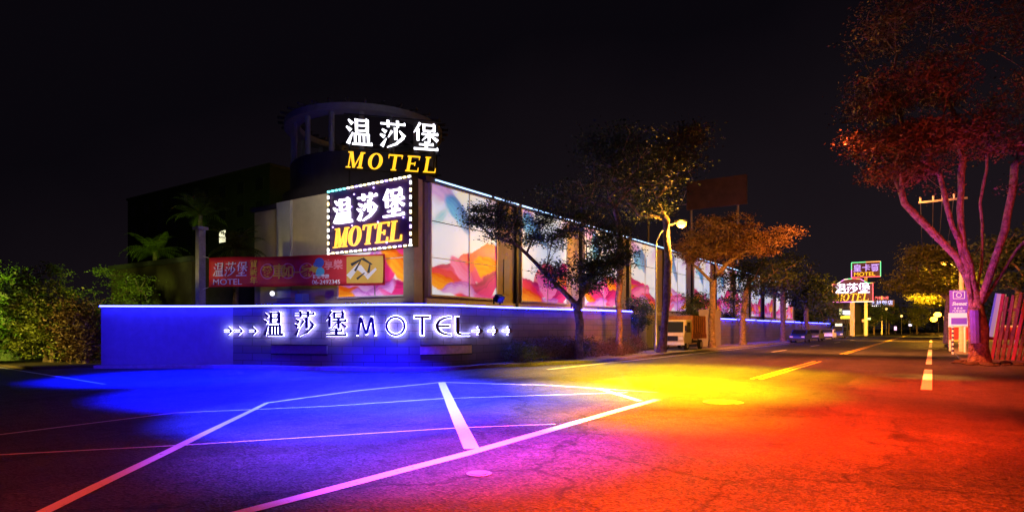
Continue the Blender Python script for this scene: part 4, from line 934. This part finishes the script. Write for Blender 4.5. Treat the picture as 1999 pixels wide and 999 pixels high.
for sx in (-1, 1):
    q = MB(); q.poly([(sx*.826, .42, 1.2), (sx*.826, 1.35, 1.2), (sx*.826, 1.35, 1.88), (sx*.826, .62, 1.88)], [(0, 1, 2, 3)]); q.build('side_window', M['glass'], tk)
    q = MB(); q.box(sx*.9-.06, sx*.9+.06, .1, .16, 1.3, 1.65); q.build('mirror', M['dark'], tk)
    q = MB(); q.box(sx*.6-.14, sx*.6+.14, -.03, .0, .72, .9); q.build('headlight', M['white'], tk)
q = MB(); q.box(-.85, .85, -.08, .02, .35, .55); q.build('bumper', M['white'], tk)
q = MB(); q.box(-.4, .4, -.02, -.001, .62, .96); q.build('grille', M['dark'], tk)
q = MB(); q.box(-.4, .4, .05, 4.6, .42, .6); q.build('chassis', M['dark'], tk)
q = MB(); q.box(-.88, .88, 1.7, 4.75, .75, 1.1); q.build('drop_side', M['rust'], tk)
q = MB(); q.box(-.84, .84, 1.74, 4.7, 1.102, 2.35); q.build('cargo_cover', M['cargo'], tk)
for k in range(7): q = MB(); q.box(.842, .87, 1.8+k*.46, 1.86+k*.46, 1.1, 2.33); q.build('cover_rib', M['rust'], tk)
def wheel(parent, x, y, r, w_=.18, z=None):
    q = MB(); q.tube([(x-w_/2, y, z or r), (x+w_/2, y, z or r)], r, 18); t = q.build('wheel', M['tyre'], parent)
    q = MB(); q.tube([(x-w_/2-.008, y, z or r), (x+w_/2+.008, y, z or r)], r*.58, 14); q.build('rim', M['steel'], t)
for sx in (-1, 1):
    for y_ in (.75, 3.7): wheel(tk, sx*.72, y_, .33)
# ------------------------------------------------------------------ parked cars
def car(x, y, m, label, van=False, lights=False, rz=0):
    o = empty('parked_car', (x, y, .0), rz, label, 'car' if not van else 'van', 'vehicles parked along the kerb')
    pr = [(0, .3), (0, .72), (.12, .84), (1.0, .95), (1.75, 1.42), (3.2, 1.45), (3.95, 1.0), (4.35, .95), (4.4, .35)] if not van else [(0, .3), (0, .9), (.25, 1.1), (.75, 1.85), (1.0, 1.95), (4.4, 1.95), (4.5, 1.8), (4.5, .35)]
    T = Matrix(((0, 0, 1, 0), (1, 0, 0, 0), (0, 1, 0, 0), (0, 0, 0, 1))); q = MB(); q.prism(pr, -.82, .82, T); bd = q.build('body', m, o); bv = bd.modifiers.new('b', 'BEVEL'); bv.width = .07; bv.segments = 3
    q = MB()
    if van: q.poly([(-.7, .26, 1.12), (.7, .26, 1.12), (.66, .72, 1.8), (-.66, .72, 1.8)], [(0, 1, 2, 3)])
    else: q.poly([(-.7, 1.03, .99), (.7, 1.03, .99), (.62, 1.7, 1.41), (-.62, 1.7, 1.41)], [(0, 1, 2, 3)])
    q.v = [(a_, b__-.02, c_+.015) for a_, b__, c_ in q.v]; q.build('windscreen', M['glass'], o)
    for sx in (-1, 1):
        q = MB(); P = [(sx*.826, 1.25, 1.0), (sx*.826, 3.7, 1.0), (sx*.826, 3.1, 1.38), (sx*.826, 1.8, 1.37)] if not van else [(sx*.826, .6, 1.15), (sx*.826, 4.2, 1.15), (sx*.826, 4.2, 1.75), (sx*.826, .9, 1.75)]
        q.poly(P, [(0, 1, 2, 3)]); q.build('side_window', M['glass'], o)
        q = MB(); q.box(sx*.58-.16, sx*.58+.16, -.025, .0, .6, .74); q.build('headlight', M['bulb'] if lights else M['white'], o)
        for y_ in (.8, 3.5): wheel(o, sx*.72, y_, .31)
    q = MB(); q.box(-.84, .84, -.06, .02, .28, .5); q.build('bumper', M['dark'], o)
    return o
car(-12.2, onX(1556, -12.2), M['carblue'], 'blue parked car nearest after the red footed tree')
car(-12.2, onX(1584, -12.2), M['carsilver'], 'silver parked car with catching headlight glints, second in the line')
car(-12.2, onX(1612, -12.2), M['carwhite'], 'pale parked car third in the line, below the dark tree', lights=False)
car(-12.2, onX(1634, -12.2), M['carblue'], 'blue van at the far end of the parked line', van=True, lights=False)
for k, x in enumerate((1560, 1625)):
    y = onX(x, -12); spot('blue_far_lamp', (-9, y-12, 3), (-13, y, 1.5), 3500, (.02, .05, 1), 60, 1)
# ------------------------------------------------------------------ billboard on lattice frame
bb = empty('rooftop_billboard', (-28, 67, 0), 0, 'dim rooftop billboard on a steel lattice frame above the street lamp', 'billboard')
q = MB(); q.box(5.6, 12, -.1, .1, 14.6, 17.7); q.build('panel', mat('faded_billboard', (.07, .035, .03), .8, var=.4, vs=1), bb)
q = MB()
for z in (15.3, 17.2): q.tube([(0, 0, z), (8.2, 0, z)], .07, 6)
for x in np.arange(0, 8.2, 1.64): q.tube([(x, 0, 15.3), (x+.82, 0, 17.2), (x+1.64, 0, 15.3)], .05, 5)
for x in (1, 6, 11): q.tube([(x, .3, 8.5), (x, .3, 16)], .12, 6)
q.build('lattice_frame', M['steel'], bb)
spot('billboard_lamp', (-16, 58, 9), (-20, 67, 16), 900, (1, .4, .2), 60, 1)
# ------------------------------------------------------------------ far neon signs
def neonframe(root, w_, h_, mats, rad=.07, arch=0):
    pts = [(-w_/2, 0, 0), (w_/2, 0, 0), (w_/2, 0, h_)]+([(w_/2-.12*w_, 0, h_), (w_*.2, 0, h_+arch*.85), (0, 0, h_+arch), (-w_*.2, 0, h_+arch*.85), (-w_/2+.12*w_, 0, h_)] if arch else [])+[(-w_/2, 0, h_), (-w_/2, 0, 0)]
    segs = list(zip(pts, pts[1:]))
    for i, (a_, b2) in enumerate(segs):
        A_, B_ = Vector(a_), Vector(b2); mid = A_.lerp(B_, .5)
        for j, (s_, e_) in enumerate(((A_, mid), (mid, B_))):
            q = MB(); q.tube([s_+Vector((0, -.3, 0)), e_+Vector((0, -.3, 0))], rad, 5); q.build('neon_tube', mats[(2*i+j) % len(mats)], root)
NR, NG, NP, NW, NO = glow('red_neon', (1, .08, .12), 2.2), glow('green_neon', (.1, 1, .35), 1.6), glow('pink_neon', (1, .25, .8), 1.8), glow('pale_neon', (1, .85, .6), 2), glow('orange_neon', (1, .4, .1), 2)
Y = 138; X = -129/1366*Y
s1 = empty('motel_pylon_sign', (X, Y, 6.8), R(4), 'arched far pylon sign outlined in coloured neon reading 温莎堡 MOTEL', 'sign')
q = MB(); q.box(-3.5, 3.5, -.15, .25, 0, 3.6); q.prism([(-2.6, 3.602), (2.6, 3.602), (1.4, 4.35), (0, 4.6), (-1.4, 4.35)], -.25, .15, Matrix(((1, 0, 0, 0), (0, 0, -1, 0), (0, 1, 0, 0), (0, 0, 0, 1)))); q.build('board', M['signback'], s1)
sign_face(s1, -3.0, 6.0, 1.75, 1.9, .2, 1.45, dep=.1, gap=.03, cw=2.05, y0=-.2)
neonframe(s1, 7.0, 3.6, [NP, NW, NR, NR, NO, NG, NG, NP, NO, NR, NG, NW], .075, 1.0)
q = MB(); q.box(-.4, .4, -.1, .5, -6.8, -.002); q.build('post', M['steel'], s1)
Y = 152; X = -107/1380*Y
s2 = empty('upper_neon_sign', (X, Y, 12.6), R(4), 'higher rectangular far neon sign with violet characters over MOTEL', 'sign')
q = MB(); q.box(-2.7, 2.7, -.1, .3, 0, 3.2); q.build('board', M['signback'], s2)
for i, ch in enumerate('皇卡爾'): text_mesh(ch, 1.7, glow('violet_letter', (.55, .35, 1), 1.4), s2, (-2.45+i*1.65, -.16, 1.35), name='letter', off=.005, extrude=.03)
text_mesh('MOTEL', 1.15, M['lamber'], s2, (-2.3, -.16, .25), name='letter', extrude=.03, sx=1.1)
neonframe(s2, 5.4, 3.2, [NR, NR, NG, NG, NO, NG, NG, NP], .08)
q = MB(); q.box(-.3, .3, 0, .5, -12.6, -.002); q.build('post', M['steel'], s2)
Y = 172; X = onX(1722, 1)*0 + (-(820.5-722)/1)*0
x, y = atz(1722, 150)
s3 = empty('blue_neon_sign', (x, y, 6.9), R(12), 'small blue and white far neon sign under red characters', 'sign')
q = MB(); q.box(-2.6, 2.6, 0, .3, 0, 1.6); q.build('board', M['signback'], s3)
text_mesh('大林飯店', 1.2, glow('blue_letter', (.35, .5, 1), 2), s3, (-2.5, -.05, .5), name='letter', off=0, extrude=.03)
text_mesh('★★★★★', .45, M['bulb'], s3, (-2.3, -.05, .0), name='letter', extrude=.03)
text_mesh('汽車旅館', .75, NR, s3, (-1.6, -.05, 1.85), name='letter', off=0, extrude=.03)
q = MB(); q.box(-.15, .15, .301, .6, -6.9, 2.6); q.build('post', M['steel'], s3)
def shopsign(px, z, py0, py1, wpx, col, label, es=1.6, name='shop_sign', cat='sign'):
    x, y = atz(px, z); w_ = wpx*z/FPX; z0 = CAMH+(HOR-py1)*z/FPX; z1 = CAMH+(HOR-py0)*z/FPX
    o = empty(name, (x, y, 0), R(15), label, cat); q = MB(); q.box(-w_/2, w_/2, -.1, .1, z0, z1); q.build('face', glow('shop_sign', col, es), o)
    q = MB(); q.box(-w_/2-.08, w_/2+.08, -.05, .2, z0-.1, z0-.002); q.box(-w_/2-.08, w_/2+.08, -.05, .2, z1+.002, z1+.1); q.box(-.1, .1, .101, .3, 0, z1); q.build('bracket', M['dark'], o); return o
shopsign(1655, 130, 606, 614, 17, (.9, .85, 1), 'small white lit sign under the arched pylon sign', 2.6)
shopsign(1651, 128, 616, 622, 18, (1, .75, .05), 'small yellow lit sign below the white one', 1.6)
shopsign(1641, 133, 602, 614, 5, (.6, .7, .3), 'narrow pale green sign left of the white lit sign', .9)
shopsign(1686, 135, 623, 628, 6, (1, .25, .05), 'tiny orange light box right of the pylon post', 1.6)
shopsign(1694, 136, 620, 624, 10, (.25, .9, .4), 'tiny green light box near the pylon post', 1.3)
shopsign(1748, 170, 637, 644, 4, (1, .5, .8), 'tiny pink light at the far left kerb', 2)
shopsign(1777, 175, 627, 636, 5, (.9, .85, 1), 'small white lamp panel far down the road', 2)
x, y = atz(1676, 128)
q = MB()
for k, (px, z, py, c) in enumerate(((1614, 120, 565, 0), (1730, 150, 604, 1), (1760, 160, 618, 1))):
    x, y = atz(px, z); o = empty('lamp_post', (x, y, 0), 0, ['dim orange far lamp left of the pylon sign', 'yellow far lamp right under the blue neon sign', 'small pale far lamp right of the blue sign'][k], 'lamp post')
    h = CAMH+(HOR-py)*z/FPX; q = MB(); q.tube([(0, 0, 0), (0, 0, h)], .07, 6); q.build('pole', M['steel'], o); q = MB(); q.ball((0, 0, h+.2), .28, 8, 6); q.build('lamp_bulb', glow('far_bulb', (1, .6, .15), 3 if c else 1.2), o)
# far low shop block and dark treeline
block('shop_building', -22, -14.5, 150, 175, 7, M['darkblock'], 'dim low shop building behind the arched pylon sign', 1, (0, 3), 2, 5)
C = []; r_ = random.Random(4)
for i in range(340):
    x = r_.uniform(-120, 60); y = 225+r_.uniform(-8, 20)
    if -13 < x < 3: y += 60
    C.append((x, y, r_.uniform(.5, 9)))
o = leaf_mesh(C, 2.2, 60, 1.1, M['leafC'], 'far_woods', None, .8, 77); tag(o, 'dark mass of far trees closing the road', 'woods', None, 'stuff')
for i, (px, z) in enumerate(((1608, 112), (1706, 150), (1735, 165), (1790, 170))):
    x, y = atz(px, z); tree((x, y, 0), [[(0, 0, 0), (0, 0, 3.5)]], [(0, 0, 5.5, 3.2, 2.4, 3.2, 1)], .2, ['far dark tree left of the pylon sign', 'far dark tree just right of the pylon sign', 'far dark tree under the blue neon sign', 'far tree beside the vanishing point lamps'][i], M['leafC' if i < 3 else 'leafB'], 40, .7, 40, .5, 80+i, group='far roadside trees')
